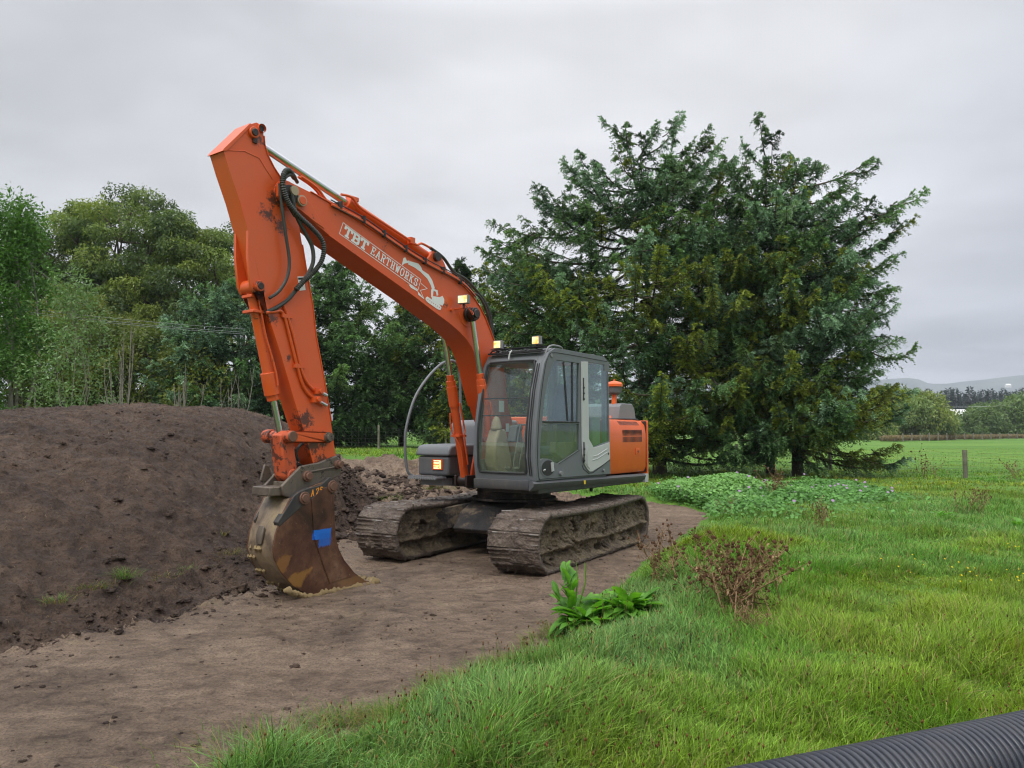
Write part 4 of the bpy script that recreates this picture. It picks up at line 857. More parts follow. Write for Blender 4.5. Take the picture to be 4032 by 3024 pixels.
M['pasture']=groundmat()
def dirtmat(name,stops,wet,fine,patch=None):
    m,nt=newmat(name); co=objco(nt)
    mp=N(nt,'ShaderNodeMapping'); mp.inputs['Rotation'].default_value=(0,0,R(-35)); mp.inputs['Scale'].default_value=(.8,1.1,1); nt.links.new(co,mp.inputs[0])
    a=noise(nt,mp.outputs[0],1.2,7,.66,.8); b=noise(nt,mp.outputs[0],7,8,.72,.5); f=noise(nt,co,55,6,.75); g=noise(nt,co,19,5,.7)
    c=ramp(nt,vmath(nt,'ADD',vmath(nt,'MULTIPLY',a,.5),vmath(nt,'MULTIPLY',b,.5)),stops)
    c=mix(nt,ramp(nt,f,[(.50,0.0),(.64,.75)]),c,fine); c=mix(nt,ramp(nt,f,[(.30,.5),(.42,0.0)]),c,tuple(min(1,x*1.25) for x in stops[3][1]))  # dark specks vary the soil colour and paint in small shadows between crumbs
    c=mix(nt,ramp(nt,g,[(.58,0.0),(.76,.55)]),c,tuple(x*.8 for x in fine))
    if patch: c=mix(nt,ramp(nt,noise(nt,mp.outputs[0],1.7,5,.6,.8),[(.62,0.0),(.70,.45)]),c,patch)
    h=vmath(nt,'ADD',vmath(nt,'MULTIPLY',b,.8),vmath(nt,'ADD',vmath(nt,'MULTIPLY',f,.25),vmath(nt,'MULTIPLY',g,.5)))
    return finish(m,nt,c,ramp(nt,b,[(.38,wet),(.60,.85)]),0,h,1.0,.10,.35)
M['track_dirt']=dirtmat('scraped_track_dirt',[(.38,(.085,.056,.037)),(.46,(.168,.115,.077)),(.54,(.24,.170,.118)),(.63,(.325,.240,.160))],.38,(.035,.023,.016),(.30,.235,.13))
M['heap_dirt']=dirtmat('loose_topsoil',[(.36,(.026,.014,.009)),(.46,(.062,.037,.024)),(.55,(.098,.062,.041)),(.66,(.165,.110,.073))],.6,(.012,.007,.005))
# ---- the big ground sheet, fine near the camera and coarse to the horizon
n=620; u=np.linspace(-1,1,n); A_=8.15
gx=3.0*np.sinh(A_*u); gy=3.0*np.sinh(A_*u)
X,Y=np.meshgrid(gx,gy,indexing='ij')
z,e,d,mh=full(X,Y,False)
inside=sstep(.05,.30,e)*(Y<24)*(Y>-2)*(X>-14)
far=np.hypot(X,Y)
z=np.where(far>200,z-0,z)-.35*inside-mh*(inside>0)*1.0
z=np.where(inside>0,np.minimum(z,base_h(X,Y)-.30*inside),z)
idx=np.arange(n*n).reshape(n,n); F=np.stack([idx[:-1,:-1],idx[1:,:-1],idx[1:,1:],idx[:-1,1:]],-1).reshape(-1,4)
o=npmesh('ground',np.stack([X,Y,z],-1).reshape(-1,3),F,'pasture',smooth_=True); tag(o,kind='structure')
def patch(name,x0,x1,y0,y1,st,mat,keep):
    xs=np.arange(x0,x1,st); ys=np.arange(y0,y1,st); X,Y=np.meshgrid(xs,ys,indexing='ij'); z,e,d,mh=full(X,Y,True)
    k=keep(X,Y,e,d); z=np.where(e<.0,z-.06*np.clip(-e/.1,0,3),z)
    ids=np.arange(X.size).reshape(X.shape); kc=k[:-1,:-1]&k[1:,:-1]&k[1:,1:]&k[:-1,1:]
    F=np.stack([ids[:-1,:-1],ids[1:,:-1],ids[1:,1:],ids[:-1,1:]],-1)[kc]
    used=np.unique(F); mp=np.full(X.size,-1); mp[used]=np.arange(len(used)); V=np.stack([X,Y,z],-1).reshape(-1,3)[used]
    o=npmesh(name,V,mp[F],mat,smooth_=True); tag(o,kind='structure'); return o
patch('dirt_track',-9,5,1.0,24,.021,'track_dirt',lambda X,Y,e,d:(e>-.30)&(d<.06)&(Y<23.5)&(np.abs(X/Y)<1.1))
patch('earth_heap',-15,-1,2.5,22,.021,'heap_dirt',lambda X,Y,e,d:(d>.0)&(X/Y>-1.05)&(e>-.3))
# ================================================================ FOLIAGE
def leafmat(name,tr=.35,rough=.5,spec=.3):
    m,nt=newmat(name); at=N(nt,'ShaderNodeAttribute',attribute_name='col')
    p=N(nt,'ShaderNodeBsdfPrincipled'); p.inputs['Roughness'].default_value=rough; p.inputs['Specular IOR Level'].default_value=spec; nt.links.new(at.outputs['Color'],p.inputs['Base Color'])
    t=N(nt,'ShaderNodeBsdfTranslucent'); nt.links.new(mix(nt,1.0,at.outputs['Color'],(1.25,1.3,.7),'MULTIPLY'),t.inputs[0])
    x=N(nt,'ShaderNodeMixShader'); x.inputs[0].default_value=tr; nt.links.new(p.outputs[0],x.inputs[1]); nt.links.new(t.outputs[0],x.inputs[2])
    o=N(nt,'ShaderNodeOutputMaterial'); nt.links.new(x.outputs[0],o.inputs[0]); return m
M['leaf']=leafmat('foliage',.30); M['blade']=leafmat('grass_blade',.38,.5,.2); M['needle']=leafmat('conifer_foliage',.15,.6,.2)
M['bark']=mudmat('fibrous_bark',[(.34,(.035,.026,.02)),(.48,(.07,.055,.042)),(.6,(.11,.088,.07)),(.72,(.16,.13,.105))],.9,sc=1.5,spec=.1,fine=25)
M['bark_dark']=mudmat('dark_bark',[(.34,(.018,.014,.011)),(.48,(.035,.027,.02)),(.6,(.055,.043,.032)),(.72,(.08,.065,.05))],.9,sc=2,spec=.1,fine=25)
M['bark_pale']=mudmat('pale_bark',[(.34,(.13,.115,.09)),(.48,(.20,.185,.15)),(.6,(.27,.25,.205)),(.72,(.34,.31,.26))],.85,sc=4,spec=.1,fine=40)
def unit(a): return a/np.maximum(np.linalg.norm(a,axis=-1,keepdims=True),1e-9)
def leaves(P,D,L,Wd,nrm=None,curl=0):
    """diamond leaves: base P, direction D, length L, width Wd"""
    n=len(P)
    if nrm is None: nrm=rng.normal(size=(n,3))
    S_=unit(np.cross(D,nrm)); L=np.asarray(L).reshape(-1,1)*np.ones((n,1)); Wd=np.asarray(Wd).reshape(-1,1)*np.ones((n,1))
    m=P+D*L*.45; V=np.stack([P,m+S_*Wd*.5,P+D*L,m-S_*Wd*.5],1).reshape(-1,3)
    return V,np.arange(4*n).reshape(n,4)
def branchtubes(paths,name,mat,parent,n=6):
    mb=MB()
    for pts,r0,r1 in paths: mb.tube(pts,r0,n,r1)
    return mb.build(name,mat,parent)
def curve_pts(a,b,bend,k=10):
    """a path from a to b, pulled by vector bend at its middle"""
    t=np.linspace(0,1,k)[:,None]; a=np.asarray(a,float);b=np.asarray(b,float)
    return a*(1-t)+b*t+np.asarray(bend)*4*t*(1-t)
CON={'green':((.020,.056,.020),(.180,.32,.12)),'blue':((.032,.080,.042),(.27,.42,.26)),'olive':((.045,.062,.010),(.290,.350,.055)),'dark':((.010,.030,.011),(.080,.150,.055))}
def conifer(name,label,base,H,limbs,mix_,trunks=None,group='conifers behind the digger',seed=1,leafL=.13,dens=1.0,trunk_r=.3,lowz=.8,fox=1.0,tipdroop=.0,sub=4):
    """limbs: list of (start_z, tip xyz, kind) in metres relative to the base"""
    r=np.random.default_rng(seed); root=empty(name,base); tag(root,label,'tree',group)
    paths=[]; 
    tr=[(0,0)] if trunks is None else trunks
    for (tx,ty) in tr:
        P=[(tx,ty,-.3),(tx*.97,ty*.97,H*.12),(tx*.8+.1,ty*.8,H*.35),(tx*.6-.1,ty*.6,H*.6),(tx*.4,ty*.4,H*.93)]
        paths.append((smooth(P,5),trunk_r*(1 if len(tr)==1 else .8),.03))
    AV=[];AF=[];AC=[];off=0
    full_l=[]
    for (sz,tip,kind) in limbs:
        tip=np.array(tip,float); st=np.array([r.normal()*.12,r.normal()*.12,sz]); full_l.append((st,tip,kind)); Ln=np.linalg.norm(tip-st)
        for j in range(int(sub*min(1.3,Ln/4)+r.random())):
            q=r.uniform(.35,.88); b_=st+(tip-st)*q+np.array([0,0,-.1*Ln*4*q*(1-q)]); hh_=np.cross((tip-st)/Ln,[0,0,1.0]); dd=unit((tip-st)/Ln*.75+hh_*(1 if j%2 else -1)*r.uniform(.4,.9)+np.array([0,0,r.uniform(-.15,.35)])); full_l.append((b_,b_+dd*Ln*r.uniform(.20,.38),kind if r.random()<.75 else mix_[int(r.random()*len(mix_))]))
    for (st,tip,kind) in full_l:
        Ln=np.linalg.norm(tip-st)
        t=np.linspace(0,1,14)[:,None]; hz=unit(np.array([tip[0]-st[0],tip[1]-st[1],0])+1e-6)
        C=st*(1-t)+tip*t+np.array([0,0,-1.0])*Ln*.13*4*t*(1-t)+hz*Ln*.05*4*t*(1-t)+r.normal(size=3)*.035*Ln*np.sin(t*np.pi)
        paths.append(([tuple(p) for p in C],.014+.010*Ln,.007))
        seg=np.linalg.norm(np.diff(C,axis=0),axis=1); cum=np.concatenate([[0],np.cumsum(seg)]); T=cum[-1]
        nt_=max(7,int(T/.058*dens)); s=np.sort(r.uniform(.06,1,nt_)**.85)*T
        cp=np.stack([np.interp(s,cum,C[:,k]) for k in range(3)],1); tg=unit(np.stack([np.interp(np.minimum(s+.1,T),cum,C[:,k]) for k in range(3)],1)-cp+1e-6)
        f=s/T
        ph=unit(np.cross(tg,np.array([0,0,1.0])+r.normal(size=3)*.12)); sg=np.where(r.random((nt_,1))<.5,-1.,1.); up_=np.cross(ph,tg)
        dr=unit(tg*r.uniform(.5,1.0,(nt_,1))+ph*sg*r.uniform(.35,1.0,(nt_,1))+up_*r.normal(size=(nt_,1))*.38-np.array([0,0,1])*tipdroop*r.uniform(0,1.3,(nt_,1)))
        tl=(.50*fox*np.clip(1.15-f,.10,.75)**.55*np.clip(f*3,0.3,1)+.05)*r.uniform(.55,1.2,nt_)*min(1.2,.5+T*.16)
        nl=int(22*dens)+7
        g=np.linspace(.06,1,nl)[None,:]*np.ones((nt_,1)); g=np.clip(g+r.normal(size=g.shape)*.03,0,1)
        P=cp[:,None,:]+dr[:,None,:]*(tl[:,None]*g)[...,None]; P[...,2]-= (tl[:,None]*g**2)*(.28+tipdroop*.6)
        P=P+r.normal(size=P.shape)*.016
        alt=np.where(np.arange(nl)%2==0,1.,-1.)[None,:,None]; tw_=unit(np.cross(dr,up_))[:,None,:]
        dl=unit(dr[:,None,:]*.9+tw_*alt*.62+r.normal(size=P.shape)*.28+np.array([0,0,-.12]))
        P=P.reshape(-1,3); dl=dl.reshape(-1,3); k=len(P)
        V,F=leaves(P,dl,leafL*r.uniform(.6,1.35,k),leafL*.34*r.uniform(.7,1.3,k),nrm=unit(r.normal(size=(k,3))*.7+np.array([0,0,.8])))
        lo,hi=[np.array(c) for c in CON[kind]]
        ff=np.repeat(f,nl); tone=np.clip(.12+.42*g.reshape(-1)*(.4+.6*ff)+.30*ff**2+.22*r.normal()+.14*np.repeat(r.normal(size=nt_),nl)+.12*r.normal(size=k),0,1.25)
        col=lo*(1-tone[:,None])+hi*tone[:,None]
        if r.random()<.2: col=col*.8+np.array(CON['olive'][1])*.2*r.random()
        AV.append(V);AF.append(F+off);off+=len(V);AC.append(np.repeat(np.clip(col,.004,1),4,axis=0))
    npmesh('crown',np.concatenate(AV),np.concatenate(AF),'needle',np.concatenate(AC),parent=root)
    branchtubes(paths,'trunk','bark' if trunk_r<.45 else 'bark',root,7)
    return root
def limbset(r,H,env,n,kinds,zmin=.9,up=.12,back=.5,front=None):
    """random limbs filling an envelope env(z)->radius"""
    out=[]
    for k in range(n):
        z=zmin+(H-zmin)*(k+r.random())/n; az=r.uniform(0,2*np.pi); rad=env(z)*r.uniform(.62,1.08)
        if math.sin(az)>0 and r.random()<back: az=-az
        tip=(rad*math.cos(az),rad*math.sin(az),z+r.normal()*.25); sz=max(.5,z-rad*up-r.uniform(.2,.9)); kd=kinds[int(r.random()*len(kinds))]
        if 'olive' in kinds and 'blue' in kinds: kd='olive' if (z<.6*H and r.random()<.30) else ('blue' if (z>.5*H and r.random()<.35) else kd)
        out.append((sz,tip,kd))
    return out
F_=1661.;PT=math.atan(100.5/F_)
def at(px,py,Y):
    "the point at depth Y seen in that direction (used only to take positions off the photograph)"
    u=(px-1106)/F_; v=(829.5-py)/F_; y=math.cos(PT)-v*math.sin(PT); z=math.sin(PT)+v*math.cos(PT); k=Y/y
    return np.array([u*k,Y,EYE+z*k])
def rel(px,py,Y,base): return tuple(at(px,py,Y)-np.array(base))
# ---- the cypress clump at the right
def env(pts):
    z=[p[0] for p in pts]; q=[p[1] for p in pts]; return lambda h:float(np.interp(h,z,q))
r0=np.random.default_rng(11)
KB=['green','green','green','blue','blue','blue','dark','olive']
bA=(5.0,30.2,0.0); TRA=[(.75,-.1)]
tips=[(1060,478,29,'green'),(1075,520,28,'green'),(1155,398,29,'blue'),(1160,432,28,'green'),(1215,345,30,'blue'),(1250,330,29,'blue'),(1300,252,30,'blue'),(1330,300,29,'green'),(1350,268,30,'green'),(1385,290,29,'dark'),(1420,262,30,'blue'),(1470,240,30,'blue'),(1530,288,29,'green'),(1440,330,28,'green'),(1500,340,28,'dark'),(1430,440,26.5,'olive'),(1470,455,26,'green'),(1290,360,28,'blue'),(1240,420,27.5,'green'),(1200,470,27,'green'),(1130,560,27,'green'),(1340,420,27,'dark'),(1385,520,26,'green'),(1560,300,30,'green'),(1585,340,31,'blue'),(1540,380,30,'green'),(1500,300,31,'green'),(1610,350,31,'dark'),(1460,290,29,'blue'),(1545,330,29,'blue'),(1100,600,29,'green'),(1090,680,28,'green'),(1250,560,26.5,'dark'),(1180,640,27,'green'),(1385,935,28,'green'),(1450,965,28,'dark'),(1500,945,28,'green'),(1360,870,28,'blue'),(1480,880,27.5,'green'),(1430,905,27.5,'green'),(1410,960,27.6,'green'),(1440,840,27.3,'blue'),(1340,960,28,'green')]
L1=[(max(1,t[2]*0+rel(t[0],t[1],t[2],bA)[2]-(r0.uniform(1.0,2.6) if t[1]<420 else r0.uniform(-.6,.7))),rel(*t[:3],bA),t[3]) for t in tips]
L1+=limbset(r0,12.4,env([(.8,4.6),(2,5.6),(5,6.0),(8,5.6),(10,4.6),(12,2.4),(13,.8)]),130,KB,2.0,.14)
conifer('cypress_tree','large dark green cypress rising directly behind the cab, leftmost of the big clump',bA,12.6,L1,KB,trunks=TRA,seed=3,trunk_r=.32,leafL=.088,group='cypress clump at the right',tipdroop=.38)
bB=(10.0,29.6,0.0)
tips=[(1640,246,29,'green'),(1668,292,28.5,'dark'),(1600,300,30,'blue'),(1560,330,30,'green'),(1580,360,28,'dark'),(1520,560,25.8,'olive'),(1480,620,25.5,'olive'),(1560,540,26,'olive'),(1600,555,26,'green'),(1440,560,26,'olive'),(1400,580,26.5,'green'),(1380,500,27,'green'),(1690,540,26,'olive'),(1740,500,26.5,'green'),(1640,640,25.6,'olive'),(1700,680,25.8,'olive'),(1450,700,25.6,'green'),(1400,680,26,'olive'),(1480,780,25.5,'olive'),(1400,850,25.8,'green'),(1560,760,26,'dark'),(1630,930,26,'green'),(1580,960,26,'green'),(1680,880,26,'blue'),(1680,800,25.7,'blue'),(1620,380,28,'blue'),(1700,330,30,'green'),(1660,360,27.5,'green'),(1600,420,27,'green'),(1540,430,27,'dark'),(1650,460,26.5,'blue')]
L2=[(max(1,rel(t[0],t[1],t[2],bB)[2]-(r0.uniform(.8,2.4) if t[1]<420 else r0.uniform(-.8,.5))),rel(*t[:3],bB),t[3]) for t in tips]
L2+=limbset(r0,12.4,env([(.8,3.4),(2,4.4),(5,4.8),(8,4.4),(10,3.4),(12,1.8),(13,.6)]),105,KB+['olive','olive'],2.0,.14)
conifer('cypress_tree','cypress with hanging olive green sprays in the middle of the big clump',bB,12.4,L2,KB,trunks=[(-.1,0)],seed=4,trunk_r=.20,leafL=.088,group='cypress clump at the right',tipdroop=.5)
bC=(10.5,28.4,0.0)
tips=[(1885,338,28,'green'),(1870,370,28,'green'),(1740,345,29,'blue'),(1715,340,29,'blue'),(1972,415,28,'green'),(1930,440,28,'green'),(1955,478,28,'blue'),(1948,545,28,'green'),(1900,520,27.5,'blue'),(1935,620,28,'green'),(1890,600,27,'blue'),(1925,725,28,'green'),(1905,680,28,'green'),(1900,800,28,'green'),(1925,830,28,'green'),(1960,880,27.5,'blue'),(1965,845,27.5,'green'),(1965,990,27.5,'blue'),(1940,960,27,'olive'),(1890,985,27,'olive'),(1860,920,26.5,'olive'),(1800,440,26.5,'blue'),(1840,470,27,'blue'),(1770,520,26,'green'),(1850,760,26.5,'olive'),(1800,850,26,'olive'),(1760,1000,26,'dark'),(1840,560,26.5,'blue'),(1810,640,26,'green')]
L3=[(max(1,rel(t[0],t[1],t[2],bC)[2]-(r0.uniform(.8,1.8) if t[1]<560 else r0.uniform(-.8,.6))),rel(*t[:3],bC),t[3]) for t in tips]
L3+=limbset(r0,10.6,env([(.8,2.6),(2,3.3),(5,3.5),(8,2.8),(9.5,1.8),(11,.7)]),88,KB,2.1,.14)
conifer('cypress_tree','blue green cypress with long upswept limbs at the right end of the big clump',bC,10.6,L3,KB,seed=6,trunk_r=.24,leafL=.088,group='cypress clump at the right',tipdroop=.32)
# ---- darker conifers behind the boom
Yb=40
specs=[(475,612,3.4,'bluish conifer with tiered sprays left of the digger arm',['blue','blue','green'],.35),
 (600,700,2.6,'dark conifer mostly hidden behind the digger arm',['green','dark'],.3),
 (725,566,4.3,'tall dark conifer seen between the arm and the boom',['green','green','dark'],.4),
 (868,655,3.0,'conifer with a pale bare lower trunk under the boom bend',['green','green','dark'],.4),
 (985,572,3.6,'bushy dark conifer behind the boom foot and hand rail',['green','dark','olive'],.35),
 (1120,560,3.8,'dark green conifer behind the cab roof lamps',['green','dark','olive'],.35)]
for i,(px,py,rad,lab,kinds,td) in enumerate(specs):
    Y=Yb+(i%2)*1.5-(3 if i==0 else 0)-(5 if i==5 else 0); b=at(px,930,Y); gz=zat(b[0],Y); t_=at(px,py,Y); H_=t_[2]-gz; rr=np.random.default_rng(50+i)
    e_=env([(.6,rad*.8),(2,rad*1.1),(H_*.5,rad*1.05),(H_*.8,rad*.75),(H_,rad*.22)])
    L=limbset(rr,H_,e_,int(16*H_*.62+26),kinds,.9 if i!=3 else 1.6,.05,.75); L.append((H_*.7,(0,0,H_),kinds[0])); L.append((H_*.7,(.5,0,H_*.96),kinds[0]))
    conifer('conifer',lab,(b[0],Y,gz),H_,L,kinds,seed=70+i,leafL=.125,dens=.85,fox=1.45,sub=2.8,trunk_r=.2,group='dark conifers behind the digger',tipdroop=td)
# ---- broadleaf and eucalypt trees at the left
def broad(name,label,px,py,Y,rad,seed,cols,group,trunkmat='bark',crown_from=.3,npuff=34,leafn=900,leafL=.2,puff=1.15,droop=.5,fork=5,squash=.8,low=None,ts=1.0):
    r=np.random.default_rng(seed); b=at(px,930,Y); gz=zat(b[0],Y); H=at(px,py,Y)[2]-gz; root=empty(name,(b[0],Y,gz)); tag(root,label,'tree',group)
    paths=[];AV=[];AF=[];AC=[];off=0; ends=[]
    forks=[]
    for k in range(fork):
        az=r.uniform(0,2*np.pi); forks.append(np.array([rad*.42*math.cos(az),rad*.42*math.sin(az),H*r.uniform(.55,.8)]))
    t0=np.array([0,0,-.2]); hub=np.array([r.normal()*.2,0,H*crown_from*.7]); paths.append(([tuple(p) for p in curve_pts(t0,hub,(0,0,0),5)],.10*ts+H*.010*ts,.08*ts+H*.006*ts))
    for f in forks: paths.append(([tuple(p) for p in curve_pts(hub,f,r.normal(size=3)*.3,7)],.05*ts+H*.006*ts,.04*ts))
    for k in range(npuff):
        z=H*(crown_from+(1-crown_from)*(k+.5)/npuff); q=(z/H-crown_from)/(1-crown_from); er=rad*math.sin(math.pi*min(1,max(.0,.18+.80*q)))**.75
        if low: er=rad*np.interp(q,*low)
        az=r.uniform(0,2*np.pi); rr=er*r.uniform(.45,1)**.6
        c=np.array([rr*math.cos(az),rr*math.sin(az),z-puff*.4]); f=min(forks,key=lambda g:np.linalg.norm(g-c)+r.random()); st=f if c[2]>f[2]*.7 else hub
        paths.append(([tuple(p) for p in curve_pts(st,c,r.normal(size=3)*.25,6)],(.045+.002*H)*ts,.012*ts))
        m=int(leafn*r.uniform(.6,1.3)); d=unit(r.normal(size=(m,3))); R_=puff*r.uniform(.75,1.35)*r.uniform(.25,1,(m,1))**.45
        lump=1+.25*np.sin(d[:,:1]*5+k)*np.cos(d[:,1:2]*4+2*k)
        P=c+d*R_*lump*np.array([1,1,squash]); dl=unit(r.normal(size=(m,3))*.7+d*.4+np.array([0,0,-droop]))
        V,F=leaves(P,dl,leafL*r.uniform(.6,1.3,m),leafL*.36*r.uniform(.7,1.3,m))
        lo,hi=cols[int(r.random()*len(cols))]; lo=np.array(lo);hi=np.array(hi)
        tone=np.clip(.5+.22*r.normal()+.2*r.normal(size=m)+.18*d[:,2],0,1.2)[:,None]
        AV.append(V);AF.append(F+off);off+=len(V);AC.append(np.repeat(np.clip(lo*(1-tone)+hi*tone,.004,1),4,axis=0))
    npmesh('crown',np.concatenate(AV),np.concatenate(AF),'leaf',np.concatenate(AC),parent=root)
    branchtubes(paths,'trunk',trunkmat,root,6); return root
EU=[((.038,.070,.016),(.20,.27,.06)),((.050,.088,.018),(.25,.31,.06)),((.028,.055,.02),(.15,.22,.07))]
OL=[((.055,.078,.012),(.19,.215,.035)),((.042,.072,.015),(.15,.19,.04))]
for i,(px,py,Y,rad,lab,np_) in enumerate([(20,478,46,3.6,'dark gum tree at the left edge behind the bright poplar',30),(135,436,46,3.6,'gum tree with a pointed crown between the poplar and the tallest gum',36),
   (205,440,48,3.6,'gum tree filling the gap left of the tallest gum',30),(288,408,46,4.3,'tallest gum tree in the left row, its dome highest against the sky',46),(372,462,45,4.0,'gum tree on the right shoulder of the tallest gum',34),
   (436,498,45,3.6,'broad low gum tree with sky showing among its forks, next to the arm',30),(508,478,55,3.0,'thin pale gum tree standing apart just left of the arm',16)]):
    broad('gum_tree',lab,px,py,Y,rad,200+i,EU,'gum trees at the left',crown_from=.42 if i!=6 else .35,npuff=np_,leafn=900 if i!=6 else 520,leafL=.21,puff=.95 if i!=6 else .85,droop=.75,fork=7,squash=.62)
for i,(px,py,Y,rad,lab,np_) in enumerate([(60,650,36,2.6,'olive shrub tree behind the poplar, lowest left',24),(160,640,38,3.2,'olive wattle behind the young leafy poplar',34),(262,690,38,3.3,'rounded olive wattle behind the first bare sapling',34),(335,705,37,2.6,'yellowish olive wattle in the middle of the row',28),(415,735,36,2.4,'olive wattle behind the second bare sapling, nearest the conifers',24),(215,640,40,2.6,'dull green wattle showing above the wires',24)]):
    broad('wattle_tree',lab,px,py,Y,rad,300+i,OL,'wattles below the gum trees',crown_from=.16,npuff=np_,leafn=640,leafL=.21,puff=.95,droop=.3,fork=4)
PO=[((.03,.085,.012),(.10,.22,.035)),((.04,.10,.015),(.12,.25,.05))]
broad('poplar_tree','bright green poplar cut off by the left edge of the photo',10,440,24,1.25,401,PO,'poplars at the left','bark_pale',.06,46,620,.15,.62,.1,3,1.0,low=((0,.3,.6,.85,1),(1.05,1.1,.85,.5,.15)),ts=.5)
broad('poplar_tree','pale young poplar with sparse leaves and several thin stems behind the soil heap',140,585,22,1.0,402,[((.07,.13,.035),(.19,.30,.12))],'poplars at the left','bark_pale',.10,44,110,.12,.55,.1,6,1.0,low=((0,.3,.6,.85,1),(.9,1.1,.8,.45,.1)),ts=.17)
def sapling(px,py,Y,n,sp,lab,seed):
    r=np.random.default_rng(seed); b=at(px,930,Y); gz=zat(b[0],Y); H=at(px,py,Y)[2]-gz; root=empty('bare_sapling',(b[0],Y,gz)); tag(root,lab,'sapling','bare saplings behind the soil heap'); paths=[]
    for k in range(n):
        dx=r.normal()*sp; h=H*r.uniform(.6,1) if k else H; p=curve_pts((dx*.12,r.normal()*.1,-.1),(dx,r.normal()*sp*.5,h),(dx*.22,0,-.1),7); paths.append(([tuple(q) for q in p],.020,.005))
        for j in range(4):
            q=p[int(r.integers(2,6))]; paths.append(([tuple(q),tuple(q+np.array([r.normal()*.12,r.normal()*.1,r.uniform(.3,.6)]))],.008,.003))
    branchtubes(paths,'stems','bark_pale',root,5)
sapling(265,690,21,9,.34,'bare grey sapling with many upright stems, tallest of the three',1); sapling(395,785,21,7,.32,'bare pale sapling with spreading stems, in the middle of the three',2); sapling(503,795,20,6,.24,'small bare sapling nearest the digger arm',3)
# ================================================================ GRASS AND SMALL PLANTS
def blades(P,h,w,az,bend,col,tipcol=None):
    n=len(P); lean=np.stack([np.cos(az),np.sin(az),np.zeros(n)],1); sd=np.stack([-np.sin(az),np.cos(az),np.zeros(n)],1); tw=rng.uniform(-.9,.9,n)[:,None]; sd=unit(sd*np.cos(tw)+lean*np.sin(tw))
    V=np.zeros((n,7,3)); C=np.zeros((n,7,3)); h=h[:,None]; w=w[:,None]; b=bend[:,None]
    for i,(t,ww) in enumerate(((0,1),(.42,.85),(.78,.5))):
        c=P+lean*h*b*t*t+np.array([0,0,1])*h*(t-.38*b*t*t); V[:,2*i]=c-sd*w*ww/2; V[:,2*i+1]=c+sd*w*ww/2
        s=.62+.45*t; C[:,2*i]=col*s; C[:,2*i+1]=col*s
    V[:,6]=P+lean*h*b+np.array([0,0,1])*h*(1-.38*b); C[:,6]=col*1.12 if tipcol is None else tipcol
    T=np.array([(0,1,3),(0,3,2),(2,3,5),(2,5,4),(4,5,6)]); F=(np.arange(n)[:,None,None]*7+T[None]).reshape(-1,3)
    return V.reshape(-1,3),F,C.reshape(-1,3)
def sample_area(n,y0,y1,xr=.78,gam=1.0,elim=-.01):
    u=rng.random(n); Y=y0*(y1/y0)**(u**gam); X=rng.uniform(-1,1,n)*(Y*xr+.6)+(Y<9)*.25
    e=E_(X,Y); k=(e<elim)&~((X<0)&(Y>10)&(e>-3)&False); return X[k],Y[k],e[k]
def tone(X,Y,e):
    a=fbm(X,Y,.35,4,301); b=fbm(X,Y,.9,3,303); n=len(X)
    yel=np.array((.30,.37,.034)); mid=np.array((.130,.305,.036)); blu=np.array((.165,.31,.085)); dk=np.array((.035,.10,.018))
    wy=np.clip(.42+1.3*a+.10*(X-1.5)*(Y<9),0,1)[:,None]; wb=np.clip(np.exp(-((e+.55)/.7)**2)*(Y<8.5)*1.0+.35*(b>.15)+.45*((Y>12)&(Y<22)),0,1)[:,None]
    c=mid*(1-wy)+yel*wy; c=c*(1-wb)+blu*wb
    c=c*(1+.32*rng.normal(size=(n,1))); c=c*(1-.25*(rng.random((n,1))<.25)); dry=rng.random((n,1))<.07; c=np.where(dry,np.array((.36,.28,.12))*(.8+.4*rng.random((n,1))),c)
    return np.clip(c,.01,1)
VV=[];FF=[];CC=[];off=0
for n,y0,y1,hh,ww in ((440000,2.0,9.5,(.09,.25),.0066),(250000,8.5,22,(.09,.22),.0105),(150000,20,75,(.12,.24),.026)):
    X,Y,e=sample_area(n,y0,y1)
    thin=rng.random(len(X))<sstep(-.02,-.35,e)*.85+.15; X,Y,e=X[thin],Y[thin],e[thin]
    m=len(X); clump=fbm(X,Y,1.6,3,401); h=.66*rng.uniform(hh[0],hh[1],m)*np.clip(1+1.5*clump,.35,1.9)*(.55+.45*sstep(-.05,-.5,e))*np.where((e>-1.2)&(Y<8.5),1.35,1)
    h=np.clip(h,.04,.45)*(1-.6*np.exp(-(((X-.8)/.45)**2+((Y-6.4)/.5)**2)))*(1-.5*np.exp(-(((X-1.95)/.5)**2+((Y-6.7)/.45)**2)))
    if y0>15: h*=np.where(Y>32,.35,np.where(X>6+.15*Y,.7,1))
    z,_,_,_=full(X,Y,False); P=np.stack([X,Y,z-.01],1)
    az=fbm(X,Y,.7,2,411)*4+rng.normal(size=m)*1.3; bend=rng.uniform(.15,1.1,m)
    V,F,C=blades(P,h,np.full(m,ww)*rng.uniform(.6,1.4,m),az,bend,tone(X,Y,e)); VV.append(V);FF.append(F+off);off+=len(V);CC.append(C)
o=npmesh('grass',np.concatenate(VV),np.concatenate(FF),'blade',np.concatenate(CC)); tag(o,'long wet green grass covering the paddock right of the dirt track','grass',kind='stuff')
